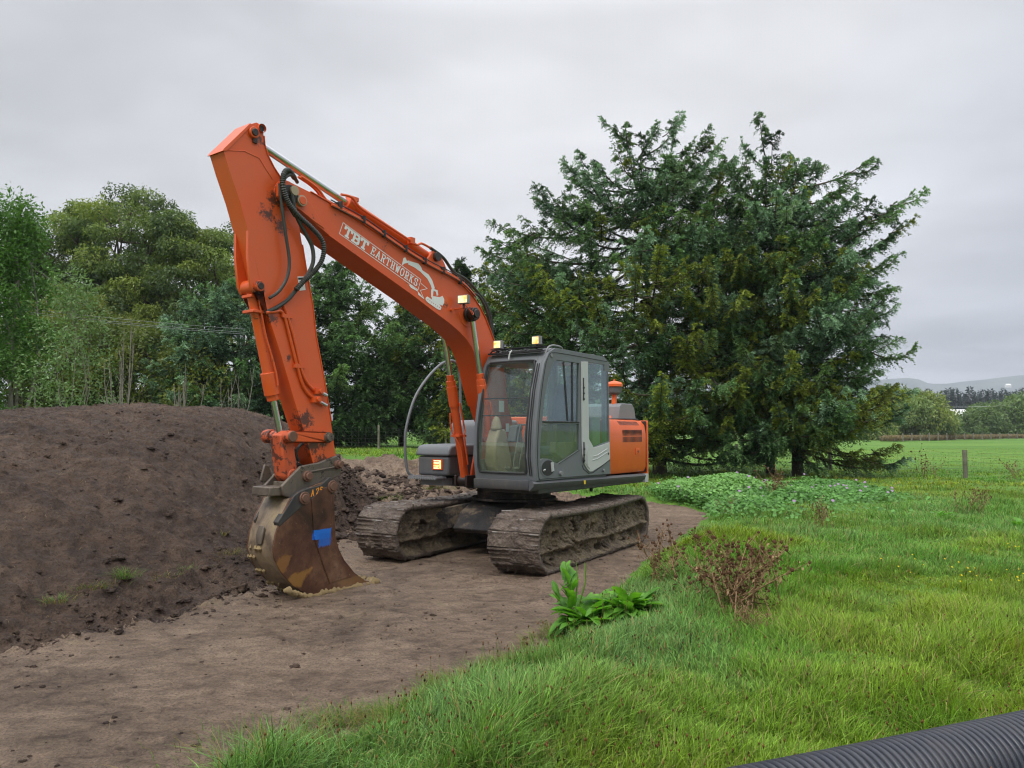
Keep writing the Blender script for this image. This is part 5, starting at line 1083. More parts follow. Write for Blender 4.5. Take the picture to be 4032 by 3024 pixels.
# trodden yellow-green turf fringe along the near edge of the track
X,Y,e=sample_area(160000,2.6,9,elim=.16); k=(e>-.22)&(Y<8)&(fbm(X,Y,2.2,3,431)>-.12); X,Y,e=X[k],Y[k],e[k]; m=len(X); z,_,_,_=full(X,Y,True)
V,F,C=blades(np.stack([X,Y,z-.005],1),rng.uniform(.05,.15,m),np.full(m,.0045),rng.uniform(1.5,4.2,m),rng.uniform(.7,1.8,m),np.clip(np.where(rng.random((m,1))<.3,np.array((.24,.18,.08)),np.array((.17,.22,.04)))*(1+.2*rng.normal(size=(m,1))),.01,1))
o=npmesh('flattened_turf',V,F,'blade',C); tag(o,'flattened yellow green turf fringe along the near edge of the dirt track','grass',kind='stuff')
# straw and roots strewn over the dirt
X=rng.uniform(-8,4,5200); Y=3+rng.random(5200)*12; e=E_(X,Y); k=(e>.05)&(rng.random(5200)<.25+.75*(mound_d(X,Y)>-.4)); X,Y=X[k],Y[k]; m=len(X); z,_,_,_=full(X,Y,True)
V,F,C=blades(np.stack([X,Y,z+.004],1),rng.uniform(.03,.11,m),rng.uniform(.002,.004,m),rng.uniform(0,6.28,m),rng.uniform(1.6,2.6,m),np.clip(np.array((.30,.23,.14))*(1+.3*rng.normal(size=(m,1))),.05,1))
o=npmesh('straw',V,F,'blade',C); tag(o,'bits of straw and root strewn over the bare soil','straw',kind='stuff')
# brown plantain heads standing in the near grass
X,Y,e=sample_area(4200,2.8,11,elim=-.3); k=fbm(X,Y,.5,3,441)+.12*(X-.6)>-.05; X,Y=X[k],Y[k]; m=len(X); z,_,_,_=full(X,Y,False); H=rng.uniform(.15,.33,m); ln=rng.normal(size=(m,2))*.05
top=np.stack([X+ln[:,0],Y+ln[:,1],z+H],1); L=rng.uniform(.012,.028,m); rad=rng.uniform(.0035,.006,m); q=[]
for a in range(5): q.append(top+np.stack([np.cos(a*1.2566)*rad,np.sin(a*1.2566)*rad,np.zeros(m)],1))
V=np.stack([top-np.array([0,0,1])*L[:,None]/2]+q+[top+np.array([0,0,1])*L[:,None]/2],1); T=np.array([(0,1+(a+1)%5,1+a) for a in range(5)]+[(6,1+a,1+(a+1)%5) for a in range(5)])
F=(np.arange(m)[:,None,None]*7+T[None]).reshape(-1,3); c=np.repeat(np.clip(np.array((.16,.075,.028))*(1+.35*rng.normal(size=(m,1))),.01,1),7,axis=0)
b0=np.stack([X,Y,z],1); sdv=np.array([.0012,0,0]); Vs=np.stack([b0-sdv,b0+sdv,top+sdv*.7,top-sdv*.7],1).reshape(-1,3); Fs=np.arange(4*m).reshape(m,4); Fs=np.concatenate([Fs[:,[0,1,2]],Fs[:,[0,2,3]]])+7*m
o=npmesh('plantain_heads',np.concatenate([V.reshape(-1,3),Vs]),np.concatenate([F,Fs]),'blade',np.concatenate([c,np.tile([.12,.17,.04],(4*m,1))])); tag(o,'brown plantain seed heads scattered through the near grass','seed heads',kind='stuff')
# little yellow and mauve flowers
def flowers(name,label,X,Y,H,rad,col):
    m=len(X); z,_,_,_=full(X,Y,False); c=np.stack([X,Y,z+H],1); q=[c+np.stack([np.cos(a*1.0472)*rad,np.sin(a*1.0472)*rad*.6,np.sin(a*1.0472)*rad*.7],1) for a in range(6)]
    V=np.stack([c+np.array([0,-.003,0])]+q,1).reshape(-1,3); T=np.array([(0,1+a,1+(a+1)%6) for a in range(6)]); F=(np.arange(m)[:,None,None]*7+T[None]).reshape(-1,3)
    o=npmesh(name,V,F,'blade',np.tile(col,(7*m,1))); tag(o,label,'flowers',kind='stuff')
X,Y,e=sample_area(900,7,13,elim=-1.5); k=(fbm(X,Y,.6,2,451)>.12)&(X>1.5); flowers('buttercups','tiny yellow flowers in the grass beyond the dead thistle',X[k],Y[k],rng.uniform(.14,.22,k.sum()),rng.uniform(.007,.011,k.sum()),(.75,.55,.02))
# mallow patch
def roundleaves(X,Y,hh,rad,cols,name,label,cat):
    m=len(X); z,_,_,_=full(X,Y,False); H=hh; c=np.stack([X,Y,z+H],1); n=unit(rng.normal(size=(m,3))*.45+np.array([0,-.35,1])); a0=unit(np.cross(n,rng.normal(size=(m,3)))); b0=np.cross(n,a0)
    q=[]
    for a in range(7):
        an=a*2*np.pi/7; rr=rad*(1 if a%2 else .8); q.append(c+(a0*np.cos(an)+b0*np.sin(an))*rr[:,None]+n*(rad*.18)[:,None])
    V=np.stack([c]+q,1).reshape(-1,3); T=np.array([(0,1+a,1+(a+1)%7) for a in range(7)]); F=(np.arange(m)[:,None,None]*8+T[None]).reshape(-1,3)
    o=npmesh(name,V,F,'leaf',np.repeat(cols,8,axis=0)); tag(o,label,cat,kind='stuff'); return o
m=42000; X=rng.normal(4.7,1.0,m)+0; Y=rng.normal(18.3,1.5,m); X2=rng.uniform(4.5,9.3,m); Y2=19.5+rng.normal(size=m)*1.3+(X2-5)*.22; s=rng.random(m)<.45; X=np.where(s,X,X2); Y=np.where(s,Y,Y2)
e=E_(X,Y); k=(e<-.05)&(X>3.6)&(fbm(X,Y,.5,3,461)>-.25); X,Y=X[k],Y[k]; m=len(X); dome=np.exp(-(((X-4.9)/1.1)**2+((Y-18.6)/1.3)**2)); hh=rng.random(m)**.6*(.26+.38*dome+.14*fbm(X,Y,1.1,2,463))
tn=rng.normal(size=(m,1)); cols=np.clip((np.array((.10,.24,.050))+np.array((.06,.09,.03))*(hh[:,None]>.35))*(1+.22*tn),.01,1)
roundleaves(X,Y,hh,rng.uniform(.022,.045,m),cols,'mallow_patch','pale green mallow leaves heaped behind the track and spreading under the cypresses','ground cover')
k=rng.random(m)<.004; flowers('mallow_flowers','mauve mallow flowers dotted over the leafy patch',X[k],Y[k],hh[k]+.06,np.full(k.sum(),.035),(.45,.28,.50))

def strip_leaf(mb,base,az,el,L,Wd,curl,wav,r):
    "a broad leaf with a folded midrib and wavy margin"
    n=8; d=Vector((math.cos(az)*math.cos(el),math.sin(az)*math.cos(el),math.sin(el))); p=Vector(base); s=Vector((-math.sin(az),math.cos(az),0)); pts=[]; e=el
    for i in range(n+1):
        t=i/n; w=Wd*math.sin(math.pi*min(1,t*.93+.05))**.7*.5
        pts+= [p-s*w*(1+wav*r.uniform(-1,1))+Vector((0,0,w*.35+wav*r.uniform(-1,1)*.012)),p.copy(),p+s*w*(1+wav*r.uniform(-1,1))+Vector((0,0,w*.35+wav*r.uniform(-1,1)*.012))]
        e-=curl/n; p=p+Vector((math.cos(az)*math.cos(e),math.sin(az)*math.cos(e),math.sin(e)))*L/n
    fs=[]
    for i in range(n):
        a=3*i; fs+= [(a,a+1,a+4,a+3),(a+1,a+2,a+5,a+4)]
    mb.add(pts,fs)
def simpleleaf(name,c1,c2,c3=None):
    m,nt=newmat(name); co=objco(nt); a=noise(nt,co,6,4,.6); c=ramp(nt,a,[(.35,c1),(.65,c2)])
    p=N(nt,'ShaderNodeBsdfPrincipled'); p.inputs['Roughness'].default_value=.6; nt.links.new(c,p.inputs[0]); t=N(nt,'ShaderNodeBsdfTranslucent'); nt.links.new(mix(nt,1.0,c,(1.4,1.5,.6),'MULTIPLY'),t.inputs[0])
    x=N(nt,'ShaderNodeMixShader'); x.inputs[0].default_value=.4; nt.links.new(p.outputs[0],x.inputs[1]); nt.links.new(t.outputs[0],x.inputs[2]); o=N(nt,'ShaderNodeOutputMaterial'); nt.links.new(x.outputs[0],o.inputs[0]); return m
M['dockleaf']=simpleleaf('dock_leaf',(.065,.20,.018),(.15,.36,.035)); M['dockstem']=simpleleaf('dock_stem',(.12,.24,.03),(.20,.30,.05)); M['deadleaf']=worn('dead_plant',(.25,.155,.085),(.38,.27,.16),.6,14,.9,bumpy=.3,spec=.1); M['deadhead']=worn('seed_head',(.09,.045,.025),(.17,.09,.05),.6,20,.95,bumpy=.3,spec=.1)
def dock(x,y,sc,n,label,seed,up=True):
    r=random.Random(seed); root=empty('dock_plant',(x,y,zat(x,y))); tag(root,label,'weed','broad leaved dock plants')
    mb=MB()
    for k in range(n):
        az=r.uniform(0,6.28); strip_leaf(mb,(r.uniform(-.05,.05)*sc,r.uniform(-.05,.05)*sc,.0),az,R(r.uniform(38,78)),r.uniform(.17,.31)*sc,r.uniform(.065,.115)*sc,R(r.uniform(40,120)),.30,r)
    if up:
        for k in range(26): az=r.uniform(0,6.28); z=r.uniform(.06,.33)*sc; strip_leaf(mb,(-.12*sc+r.uniform(-.06,.06)*sc,0,z),az,R(r.uniform(45,80)),r.uniform(.09,.15)*sc,r.uniform(.035,.06)*sc,R(30),.2,r)
    mb.build('leaves','dockleaf',root)
    if up:
        mb=MB()
        for k in range(4): dx=r.uniform(-.16,.02)*sc; mb.tube([(-.08*sc,0,0),(dx,r.uniform(-.05,.05),.3*sc),(dx*1.2,r.uniform(-.05,.05),  .42*sc)],.007*sc,6,.003)
        mb.build('stems','dockstem',root)
dock(.62,6.64,1.30,110,'bright green broad leaved dock plant standing at the corner of grass and dirt track',1)
dock(.98,6.68,1.35,80,'wider flat dock clump leaning against the right side of the upright dock',5,False)
dock(8.3,15.0,1.0,12,'dock clump far out in the grass at the right',2,False); dock(8.9,13.6,1.1,10,'pale flat leaved weed in the grass below the far dead stalks',3,False)
def thistle(x,y,h,wd,n,label,seed,heads=True,leafy=1.0):
    r=random.Random(seed); root=empty('dead_thistle',(x,y,zat(x,y))); tag(root,label,'dead plant','dead brown weeds in the grass'); ms=MB(); mh=MB(); ml=MB()
    def head(p,s):
        m=MB()
        for k in range(16):
            a=r.uniform(0,6.28); e=r.uniform(-.6,1.5); d=Vector((math.cos(a)*math.cos(e),math.sin(a)*math.cos(e),math.sin(e))); q=p+d*s; w=d.cross(Vector((.3,.2,.9))).normalized()*s*.22
            mh.add([p-w,p+w,q+d*s*.45],[(0,1,2)])
        mh.tube([p-Vector((0,0,s*.8)),p-Vector((0,0,s*.4)),p+Vector((0,0,s*.3)),p+Vector((0,0,s*.8))],[s*.35,s*.85,s*.8,s*.3],7)
    for k in range(n):
        b=Vector((r.gauss(0,wd*.16),r.gauss(0,wd*.16),0)); tx=r.uniform(-.5,.5)*wd; t=Vector((tx,r.uniform(-.35,.35)*wd,h*r.uniform(.55,1.0)*(1-.25*abs(tx)/wd))); mid=b.lerp(t,.5)+Vector((r.gauss(0,.04),r.gauss(0,.04),r.uniform(0,.06)))
        P=smooth([b,mid,t],6); ms.tube(P,.006*h/.7,5,.003)
        tips=[t]
        for j in range(r.randint(3,6)):
            q=P[r.randint(4,len(P)-2)]; dd=Vector((r.gauss(0,1)*.7,r.gauss(0,1)*.7,1.0)).normalized(); e=q+dd*h*r.uniform(.12,.30); ms.tube([q,q.lerp(e,.5)+Vector((r.gauss(0,.01),0,.0)),e],.0035,4,.002); tips.append(e)
        if heads:
            for e in tips:
                if r.random()<.8: head(e,r.uniform(.011,.022)*h/.7)
        for j in range(int(26*leafy)):
            q=P[r.randint(1,len(P)-1)]+Vector((r.gauss(0,.03),r.gauss(0,.03),r.gauss(0,.02))); d=Vector((r.gauss(0,1),r.gauss(0,1),r.gauss(-.2,.7))).normalized(); L_=r.uniform(.025,.07)*h/.7; w=d.cross(Vector((r.random(),r.random(),1))).normalized()*L_*.16
            ml.add([q,q+d*L_*.5+w,q+d*L_,q+d*L_*.5-w],[(0,1,2,3)])
    ms.build('stems','deadleaf',root); 
    if heads: mh.build('seed_heads','deadhead',root)
    ml.build('withered_leaves','deadleaf',root)
thistle(2.0,6.95,.70,1.15,40,'big dead brown thistle with round seed heads in the grass right of the dock',1,leafy=1.5)
thistle(1.50,7.9,.62,.55,10,'smaller pale dead thistle on the track edge beside the big one',2,leafy=1.2)
thistle(5.3,13.4,.50,.75,12,'low brown dead weed in the middle of the grass beyond the big thistle',3)
thistle(9.4,15.6,.62,.8,10,'leaning dead brown stalks in the grass at the far right',4,leafy=1.5)
thistle(16.6,25.6,.75,1.1,7,'thin dead stalks just right of the fence post',5,leafy=.8); thistle(14.4,26.6,.7,.9,6,'thin dark dead stalks left of the fence post',6,leafy=.8)
thistle(5.9,17.6,.85,1.0,10,'rusty brown dead stalks rising out of the mallow patch',7,leafy=1.6); thistle(15.1,28.5,1.3,.4,3,'single tall reddish dead stalk behind the fence post',8,leafy=.8)
thistle(1.93,6.25,.24,.30,14,'dark collapsed dead clump in the grass below the big thistle',9,False,2.0)
thistle(4.35,15.6,.35,.6,8,'low dry stems where the track meets the far grass',10,False,1.5)
# single tufts growing on bare soil
def tuft(x,y,n,h,sp,yel,seed,label):
    r=np.random.default_rng(seed); z=full(np.array([x]),np.array([y]),True)[0][0]; P=np.stack([r.normal(size=n)*sp,r.normal(size=n)*sp*.8,np.zeros(n)-.01],1); az=np.arctan2(P[:,1],P[:,0])+r.normal(size=n)*.8
    col=np.where(r.random((n,1))<yel,np.array((.25,.20,.07)),np.array((.11,.22,.04)))*(1+.25*r.normal(size=(n,1)))
    V,F,C=blades(P,r.uniform(.5,1,n)*h,np.full(n,.0045),az,r.uniform(.4,1.5,n),np.clip(col,.01,1)); o=npmesh('grass_tuft',V,F,'blade',C); o.location=(x,y,z); tag(o,label,'grass tuft','grass tufts on bare soil')
for k,(px,py,n,h,sp,ye,lab) in enumerate([(1072,1445,260,.12,.10,.15,'small green tuft alone on the dirt left of the big grass corner'),(270,1258,130,.16,.07,.1,'upright green tuft at the foot of the soil heap'),(200,1275,160,.10,.13,.6,'yellowing flattened tuft at the foot of the heap, left of the upright green tuft'),
   (122,1305,90,.12,.06,.4,'thin tuft at the foot of the heap, furthest left'),(345,1245,90,.07,.12,.8,'dry straw tuft right of the upright green tuft'),(398,1228,60,.10,.05,.2,'tiny green tuft in the lumps midway to the bucket'),(480,1195,180,.10,.20,.85,'dry yellow grass hanging on the ledge left of the bucket'),
   (640,1625,900,.13,.28,.45,'yellow green turf clump at the bottom edge of the photo'),(745,1560,500,.12,.14,.35,'turf clump on the track edge above the bottom clump'),(820,1548,90,.16,.05,.0,'pale bluish tuft sticking up from the broken edge'),(480,1150,40,.12,.04,.9,'few dry stalks on the lower slope of the heap')]):
    X_,Y_=0,0
    g_=at(px,py,5); dirv=g_-np.array([0,0,EYE]); dirv/=dirv[1]
    for yy in np.arange(3,14,.05):
        p=np.array([0,0,EYE])+dirv*yy
        if p[2]<=zat(p[0],yy): break
    tuft(float(p[0]),float(yy),n,h,sp,ye,500+k,lab)
for k,(x,y) in enumerate([(-2.2,15.6),(-1.5,16.4),(-.9,17.2),(-2.6,17.4),(-1.9,18.6),(-.3,15.2)]):
    tuft(x,y,420,.20,.26,[.3,.5,.9,.2,.6,.9][k],540+k,['green tuft on the torn ground just right of the arm','yellowing tuft on the torn ground, second behind the arm','dry straw coloured tuft on the torn ground before the toolbox','green tuft on the torn ground beside the heap','mixed tuft furthest back on the torn ground','dry flat tuft on the torn ground behind the left track'][k])

# ================================================================ CLODS LYING ON THE TRACK
def clodmesh(seed,sub=2):
    import bmesh
    bm=bmesh.new(); bmesh.ops.create_icosphere(bm,subdivisions=3,radius=1); r=random.Random(seed)
    from mathutils import noise as mn
    for v in bm.verts:
        p=v.co.copy(); k=1+.6*mn.noise(p*1.1+Vector((seed*3.1,0,0)))+.45*mn.noise(p*2.7+Vector((seed,5,0)))+.25*mn.noise(p*6); v.co=p*k; v.co.z*=.62
    V=np.array([v.co for v in bm.verts]); F=np.array([[v.index for v in f.verts] for f in bm.faces]); bm.free(); return V,F
CM=[clodmesh(k) for k in range(6)]
VV=[];FF=[];off=0
def scatter(X,Y,S_,name,label,mat):
    global VV,FF,off
    VV=[];FF=[];off=0; z=full(X,Y,True)[0]
    for i in range(len(X)):
        V,F=CM[i%6]; a=rng.uniform(0,6.28); c,s=math.cos(a),math.sin(a); sc=S_[i]*np.array([1,rng.uniform(.6,1),rng.uniform(.6,1)]); W_=V*sc; W_=np.stack([W_[:,0]*c-W_[:,1]*s,W_[:,0]*s+W_[:,1]*c,W_[:,2]],1)+np.array([X[i],Y[i],z[i]+S_[i]*.02]); VV.append(W_);FF.append(F+off);off+=len(V)
    o=npmesh(name,np.concatenate(VV),np.concatenate(FF),mat,smooth_=True); tag(o,label,'soil clods',kind='stuff')
n=7000; X=rng.uniform(-6,4,n); Y=3+rng.random(n)**.8*11; e=E_(X,Y); d=mound_d(X,Y); k=(e>.1)&(rng.random(n)<.10+.9*np.exp(-((d-.0)/.35)**2)+.25*(fbm(X,Y,.55,3,71)>.1)); X,Y,d=X[k],Y[k],d[k]
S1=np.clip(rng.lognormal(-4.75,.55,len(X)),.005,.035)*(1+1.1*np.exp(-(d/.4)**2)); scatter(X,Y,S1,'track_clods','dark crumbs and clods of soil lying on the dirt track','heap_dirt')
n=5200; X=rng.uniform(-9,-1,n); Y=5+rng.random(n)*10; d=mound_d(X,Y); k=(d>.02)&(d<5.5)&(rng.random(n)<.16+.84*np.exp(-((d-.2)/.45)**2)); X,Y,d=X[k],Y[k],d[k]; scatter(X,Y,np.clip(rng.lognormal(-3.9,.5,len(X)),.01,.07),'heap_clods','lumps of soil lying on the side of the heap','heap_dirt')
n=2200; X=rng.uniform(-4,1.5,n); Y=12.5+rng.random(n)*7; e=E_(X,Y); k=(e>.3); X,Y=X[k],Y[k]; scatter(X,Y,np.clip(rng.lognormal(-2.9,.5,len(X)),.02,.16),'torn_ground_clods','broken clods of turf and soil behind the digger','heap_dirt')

# ================================================================ CORRUGATED PIPE, LOG
a=np.array([-1.2,2.26,.29]); b=np.array([4.6,4.52,.31]); Lp=np.linalg.norm(b-a); npitch=.036; ns=int(Lp/npitch*10); nr=56
t=np.linspace(0,1,ns); ph=(t*Lp/npitch)%1; rad=.178+.011*np.clip(np.cos(2*np.pi*(ph-.5))*2.0,-1,1)
ax=(b-a)/Lp; s_=unit(np.cross(ax,[0,0,1.0])); u_=np.cross(s_,ax); an=np.linspace(0,2*np.pi,nr,endpoint=False)
C_=a+(b-a)*t[:,None]+np.array([0,0,-.03])*np.sin(t*np.pi)[:,None]; V=C_[:,None,:]+(s_[None,None]*np.cos(an)[None,:,None]+u_[None,None]*np.sin(an)[None,:,None])*rad[:,None,None]; idx=np.arange(ns*nr).reshape(ns,nr); j=np.roll(idx,-1,axis=1)
F=np.stack([idx[:-1],idx[1:],j[1:],j[:-1]],-1).reshape(-1,4)
M['pipe']=worn('black_plastic_pipe',(.026,.030,.042),(.11,.10,.10),.7,6,.42,bumpy=.06)
o=npmesh('corrugated_pipe',V.reshape(-1,3),F,'pipe',smooth_=True); tag(o,'black ribbed drainage pipe lying across the bottom right corner','pipe')
# log end poking out over the heap at the left edge
root=empty('log',(-6.22,9.0,1.66)); tag(root,'short dark log end poking in at the left edge above the soil heap','log')
mb=MB(); mb.tube([(-.9,.25,.04),(-.5,.14,.02),(-.02,.01,0),(.0,0,0)],[.125,.118,.108,.10],22); mb.build('bark','bark_dark',root); mb=MB(); mb.tube([(.001,0,0),(.006,0,0)],[.098,.094],22); mb.build('cut_face','bark',root)

# ================================================================ FENCES, WIRES
M['post']=mudmat('weathered_post',[(.34,(.10,.095,.07)),(.48,(.17,.16,.12)),(.6,(.23,.215,.17)),(.72,(.30,.29,.24))],.9,sc=3,spec=.1,fine=40)
M['wire']=worn('fence_wire',(.16,.16,.15),(.10,.08,.06),.4,5,.5,.5)
def fence(name,label,pts,h,wires,mesh=False,rad=.055,group=None,wr=.0025):
    root=empty(name,(pts[0][0],pts[0][1],0)); tag(root,label,'fence',group); o0=Vector((pts[0][0],pts[0][1],0)); r=random.Random(3); gs=[zat(x,y) for x,y in pts]
    for (x,y),g in zip(pts,gs): mb=MB(); q=r.uniform(-.02,.02); mb.tube([(x-o0.x,y-o0.y,g-.3),(x-o0.x+q,y-o0.y,g+h*r.uniform(.97,1.04))],rad*r.uniform(.85,1.15),9,rad*.92); mb.build('fence_post','post',root)
    mb=MB()
    for k in range(wires):
        z=h*(.12+.80*k/(wires-1))
        for (p,g),(q,g2) in zip(list(zip(pts,gs))[:-1],list(zip(pts,gs))[1:]): mb.tube([(p[0]-o0.x,p[1]-o0.y,g+z),((p[0]+q[0])/2-o0.x,(p[1]+q[1])/2-o0.y,(g+g2)/2+z-.015),(q[0]-o0.x,q[1]-o0.y,g2+z)],wr,3,cap=False)
    if mesh:
        for (p,g),(q,g2) in zip(list(zip(pts,gs))[:-1],list(zip(pts,gs))[1:]):
            n=int(math.hypot(q[0]-p[0],q[1]-p[1])/.3)
            for i in range(1,n): f=i/n; x=p[0]+(q[0]-p[0])*f-o0.x; y=p[1]+(q[1]-p[1])*f-o0.y; g_=g+(g2-g)*f; mb.tube([(x,y,g_+h*.12),(x,y,g_+h*.92)],wr*.8,3,cap=False)
    mb.build('fence_wires','wire',root); return root
D=Vector((-2.2,5.9)); P0=Vector((15.6,26.6))
fence('wire_fence','wire fence with grey round posts running away behind the cypresses at the right',[tuple(P0+D*k) for k in range(-1,5)],.98,6,True,.085,'wire fences')
fence('wire_fence','dark netting fence along the foot of the conifers behind the digger',[(x,36.5+.1*x) for x in(-15.5,-12.4,-9.3,-6.2,-3.1,0.0,3.1)],1.05,6,True,.06,'wire fences',.003)
fp_=[tuple(at(1950+19*k,930,118+2.5*k)[:2]) for k in range(16)]
fence('wire_fence','distant fence of close posts between the paddock and the far hedge',fp_,1.25,3,False,.11,'wire fences',.006)
for k,(dy,lab) in enumerate(((0,'uppermost pale wire crossing in front of the gum trees'),(6.5,'middle pale wire crossing in front of the gum trees'),(10,'lowest pale wire crossing in front of the gum trees'))):
    A=at(-60,652+dy,30);B=at(530,711+dy*1.1,34); mb=MB(); mb.tube([tuple(A+(B-A)*t-np.array([0,0,.25*4*t*(1-t)*.4])) for t in np.linspace(0,1,14)],.008,5); o=mb.build('power_line','grey_light'); tag(o,lab,'wire','power lines at the left')
# ================================================================ THE FAR DISTANCE
FG=[((.09,.13,.03),(.24,.29,.07)),((.08,.14,.04),(.19,.27,.08))]; FG2=[((.07,.13,.04),(.18,.26,.09))]
def copy_tree(root,loc,sc,rz,label):
    c=root.copy(); COL.objects.link(c); c.location=loc; c.scale=(sc,sc,sc); c.rotation_euler=(0,0,rz); c['label']=label
    for ch in root.children: d=ch.copy(); COL.objects.link(d); d.parent=c
    return c
broad('willow_tree','broad rounded yellow green willow beyond the paddock, half behind the cypress tips',1945,842,140,8.6,601,FG,None,npuff=60,crown_from=.08,leafn=420,leafL=.7,puff=2.2,droop=.9,fork=5)
w2=broad('willow_tree','small yellow green willow tucked under the right cypress branches',1885,862,135,5.2,602,FG,None,npuff=34,crown_from=.1,leafn=320,leafL=.7,puff=1.9,droop=.9,fork=4)
for o in SC.objects:
    if o.name.startswith('willow_tree'): o['group']='willows beyond the paddock'
hx=[(2022,893,'low'),(2041,884,'round'),(2062,896,'thin'),(2083,890,'wide'),(2103,880,'pointed'),(2120,872,'tall'),(2138,878,'leaning'),(2157,868,'full'),(2176,874,'dense'),(2194,858,'highest'),(2214,850,'right edge')]
ords=['first','second','third','fourth','fifth','sixth','seventh','eighth','ninth','tenth','last']
h0=broad('hedge_tree','first young tree of the far row, counted from the willow',hx[0][0],hx[0][1],165,2.3,611,FG2,'young trees in the far row',npuff=16,crown_from=.14,leafn=230,leafL=.55,puff=1.2,droop=.2,fork=3,low=((0,.3,.6,.85,1),(.8,1.1,.95,.6,.2)))
H0=at(hx[0][0],hx[0][1],165)[2]
for k,(px,py,_) in enumerate(hx[1:],1):
    Y=165+k*1.5; p=at(px,930,Y); sc=at(px,py,Y)[2]/H0; copy_tree(h0,(p[0],Y,0),sc,k*1.3,ords[k]+' young tree of the far row, counted from the willow')
# pines
def pine(px,py,Y,seed,label):
    r=np.random.default_rng(seed); b=at(px,930,Y); H=at(px,py,Y)[2]; root=empty('pine_tree',(b[0],Y,0)); tag(root,label,'tree','dark pines on the skyline'); m=5200; q=1-.92*np.sqrt(r.random(m)); z=H*q
    er=(1-q)**.85*H*.27*(.6+.6*np.abs(np.sin(z*1.3+seed)))+.15; az=r.uniform(0,6.28,m); rr=er*r.random(m)**.4; P=np.stack([rr*np.cos(az),rr*np.sin(az),z],1); d=unit(np.stack([np.cos(az),np.sin(az),r.normal(size=m)*.4+.3],1))
    V,F=leaves(P,d,r.uniform(.7,1.7,m),.38); c=np.repeat(np.clip(np.array((.020,.040,.034))*(1+.35*r.normal(size=(m,1))),.004,1),4,axis=0); npmesh('crown',V,F,'needle',c,parent=root); MB().tube([(0,0,0),(0,0,H*.9)],H*.014,6,.1).build('trunk','bark_dark',root); return root
pp_=[(1992,842),(2008,838),(2024,846),(2040,842),(2052,836),(2066,838),(2082,846),(2098,834),(2113,844),(2128,840),(2143,838),(2158,846),(2172,838),(2188,845),(2202,840),(2216,836)]
p0=pine(1992,842,380,1,'dark pine of the far skyline row, number 1 from the left'); p1_=pine(2008,838,384,2,'x'); Hs=[at(1992,842,380)[2],at(2008,838,384)[2]]
on=['leftmost','second','third','fourth','fifth','sixth','seventh','eighth','ninth','tenth','eleventh','twelfth','thirteenth','fourteenth','fifteenth','rightmost']
for k,(px,py) in enumerate(pp_):
    lab=on[k]+(' of' if k in(0,15) else ' from the left of')+' the dark pines on the far skyline'
    if k<2: (p0 if k==0 else p1_)['label']=lab; continue
    Y=380+(k*37%23); p=at(px,930,Y); copy_tree((p0,p1_)[k%2],(p[0],Y,0),at(px,py,Y)[2]/Hs[k%2],k*2.1,lab)
# hills
nx,ny=360,90; xs=np.linspace(-2500,4600,nx); ys=np.linspace(1400,4300,ny); X,Y=np.meshgrid(xs,ys,indexing='ij')
rpx=np.array([-400,300,800,1400,1800,1925,1967,1986,2010,2046,2086,2139,2179,2212,2400,3000,3800]); rpy=np.array([870,850,860,850,830,817,815,817,826.6,826.6,822.6,817,813,810,815,800,820])
px=1106+X/Y*F_; r1=(930-np.interp(px,rpx,rpy))/F_*3200+1.78
r2p=(930-np.interp(px,[-400,800,1700,1900,2050,2120,2180,2260,2600,3800],[880,870,862,858,850,846,838,836,845,840]))/F_*1900
Z=r1*np.exp(-((Y-3200)/520)**2)+r2p*np.exp(-((Y-1900)/230)**2)*.95+6*fbm(X,Y,.004,4,701)-3
Z=np.where((Y<1450)|(Y>4250),-8,Z)
def hillmat():
    m,nt=newmat('hill_pasture'); co=objco(nt); a=noise(nt,co,.004,5,.6,.5); b=noise(nt,co,.02,5,.7)
    c=ramp(nt,a,[(.38,(.035,.055,.05)),(.5,(.055,.08,.062)),(.62,(.08,.10,.08))]); c=mix(nt,ramp(nt,b,[(.56,0.0),(.60,.9)]),c,(.02,.035,.02)); return finish(m,nt,c,.9)
M['hill']=hillmat(); idx=np.arange(nx*ny).reshape(nx,ny); F=np.stack([idx[:-1,:-1],idx[1:,:-1],idx[1:,1:],idx[:-1,1:]],-1).reshape(-1,4)
o=npmesh('hills',np.stack([X,Y,Z],-1).reshape(-1,3),F,'hill',smooth_=True); tag(o,kind='structure')
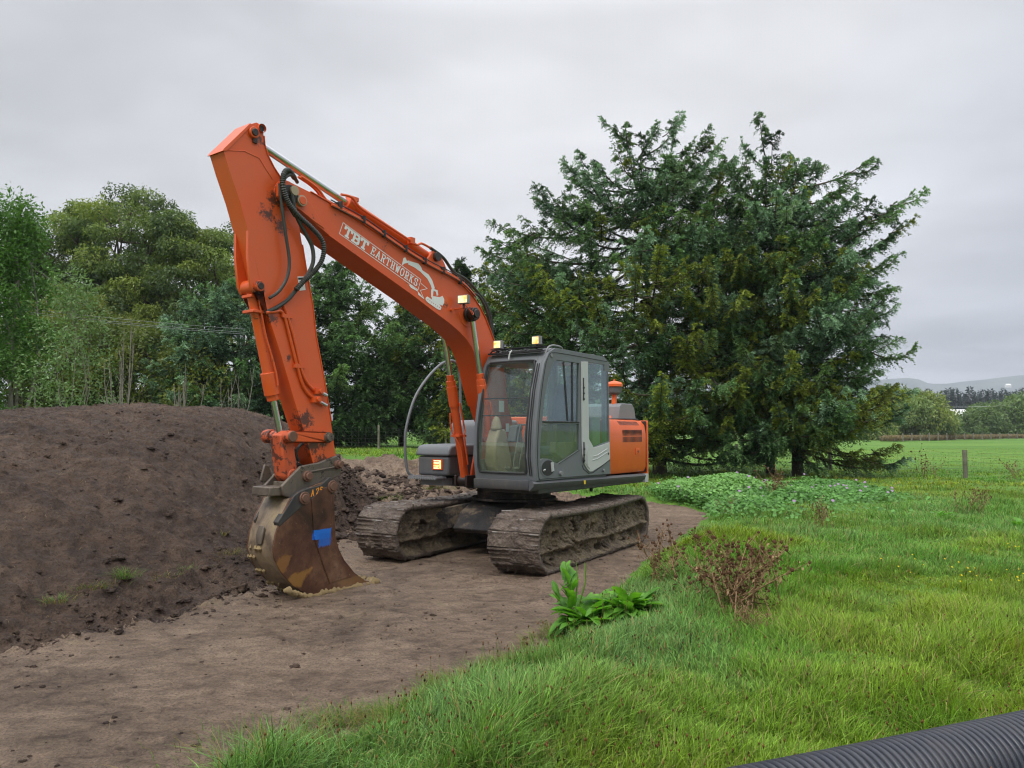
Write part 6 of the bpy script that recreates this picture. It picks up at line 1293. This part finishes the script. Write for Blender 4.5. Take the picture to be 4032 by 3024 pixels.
# dry grass strip and far bank behind the far fence
n=46000; u=rng.random(n); px=1900+u*420; Yb_=119.5+2.5*(px-1950)/19+rng.uniform(0,5,n); X=(px-1106)/F_*Yb_; z=full(X,Yb_,False)[0]
V,F,C=blades(np.stack([X,Yb_,z+.12],1),rng.uniform(.35,1.0,n),np.full(n,.10),rng.uniform(0,6.28,n),rng.uniform(.1,.6,n),np.clip(np.array((.26,.20,.13))*(1+.2*rng.normal(size=(n,1))),.02,1)); o=npmesh('dry_grass',V,F,'blade',C); tag(o,'band of dry brown grass behind the distant fence','dry grass',kind='stuff')
def house(name,label,px0,px1,ytop,ybase,Y,gable=.3,wall='white',roofm='white',cat='building'):
    A=at(px0,ybase,Y);B=at(px1,ybase,Y); w=B[0]-A[0]; h=at(px0,ytop,Y)[2]-(at(px0,ybase,Y)[2] if Y>1000 else 0); root=empty(name,((A[0]+B[0])/2,Y,0)); tag(root,label,cat); d=w*.5
    MB().b6(-w/2,w/2,0,d,0,h*(1-gable)).build('wall',wall,root); mb=MB(); mb.add([(-w/2,-.2,h*(1-gable)),(w/2,-.2,h*(1-gable)),(w/2,d+.2,h*(1-gable)),(-w/2,d+.2,h*(1-gable)),(-w/2,d/2,h),(w/2,d/2,h)],[(0,1,5,4),(2,3,4,5),(1,2,5),(3,0,4),(0,3,2,1)]); mb.build('roof',roofm,root)
    mb=MB(); 
    for k in range(5): x=-w*.4+k*w*.2; mb.b6(x-w*.04,x+w*.04,-.06,-.01,h*.25,h*.5)
    mb.build('windows','interior',root)
house('greenhouse','long white greenhouse glimpsed between the trunks behind the soil heap',40,560,862,905,95,.35); house('farm_shed','small white shed showing through the far row of young trees',2055,2092,884,905,190,.3); house('farm_house','tiny white house on the distant hillside',2174,2185,828,836,1700,.4)
for o in SC.objects:
    if o.name=='farm_house': o.location.z=97; 
# far pole with crossarm and wire
root=empty('power_pole',tuple(at(2172,930,175)[:2])+(0,)); tag(root,'thin power pole with a crossarm above the far row of trees','pole'); hz=at(2172,874,175)[2]; MB().tube([(0,0,0),(0,0,hz)],.14,8,.1).build('pole','post',root); mb=MB(); mb.b6(-1.2,1.2,-.06,.06,hz-.3,hz-.16); mb.build('crossarm','post',root)
for x in(-1.0,1.0): MB().cyl((x,0,hz-.16),(x,0,hz+.08),.06,8).build('insulator','white',root)
A=at(2172,876,175); B=at(1900,872,150); mb=MB(); mb.tube([tuple(A+(B-A)*t-np.array([0,0,2.0*t*(1-t)])) for t in np.linspace(0,1,10)],.035,4); tag(mb.build('power_line','silver'),'distant wire running left from the far power pole','wire')
# ================================================================ AIR
m,nt=newmat('haze_air'); pv=N(nt,'ShaderNodeVolumePrincipled'); pv.inputs['Color'].default_value=(.80,.86,.95,1); pv.inputs['Density'].default_value=.00024; pv.inputs['Anisotropy'].default_value=0.0; oo=N(nt,'ShaderNodeOutputMaterial'); nt.links.new(pv.outputs[0],oo.inputs[1]); M['haze']=m
mb=MB(); mb.b6(-5600,5600,-5600,5600,-10,240); o=mb.build('haze','haze',smooth_=False); tag(o,'thin grey blue haze over the far hills','haze',kind='stuff')
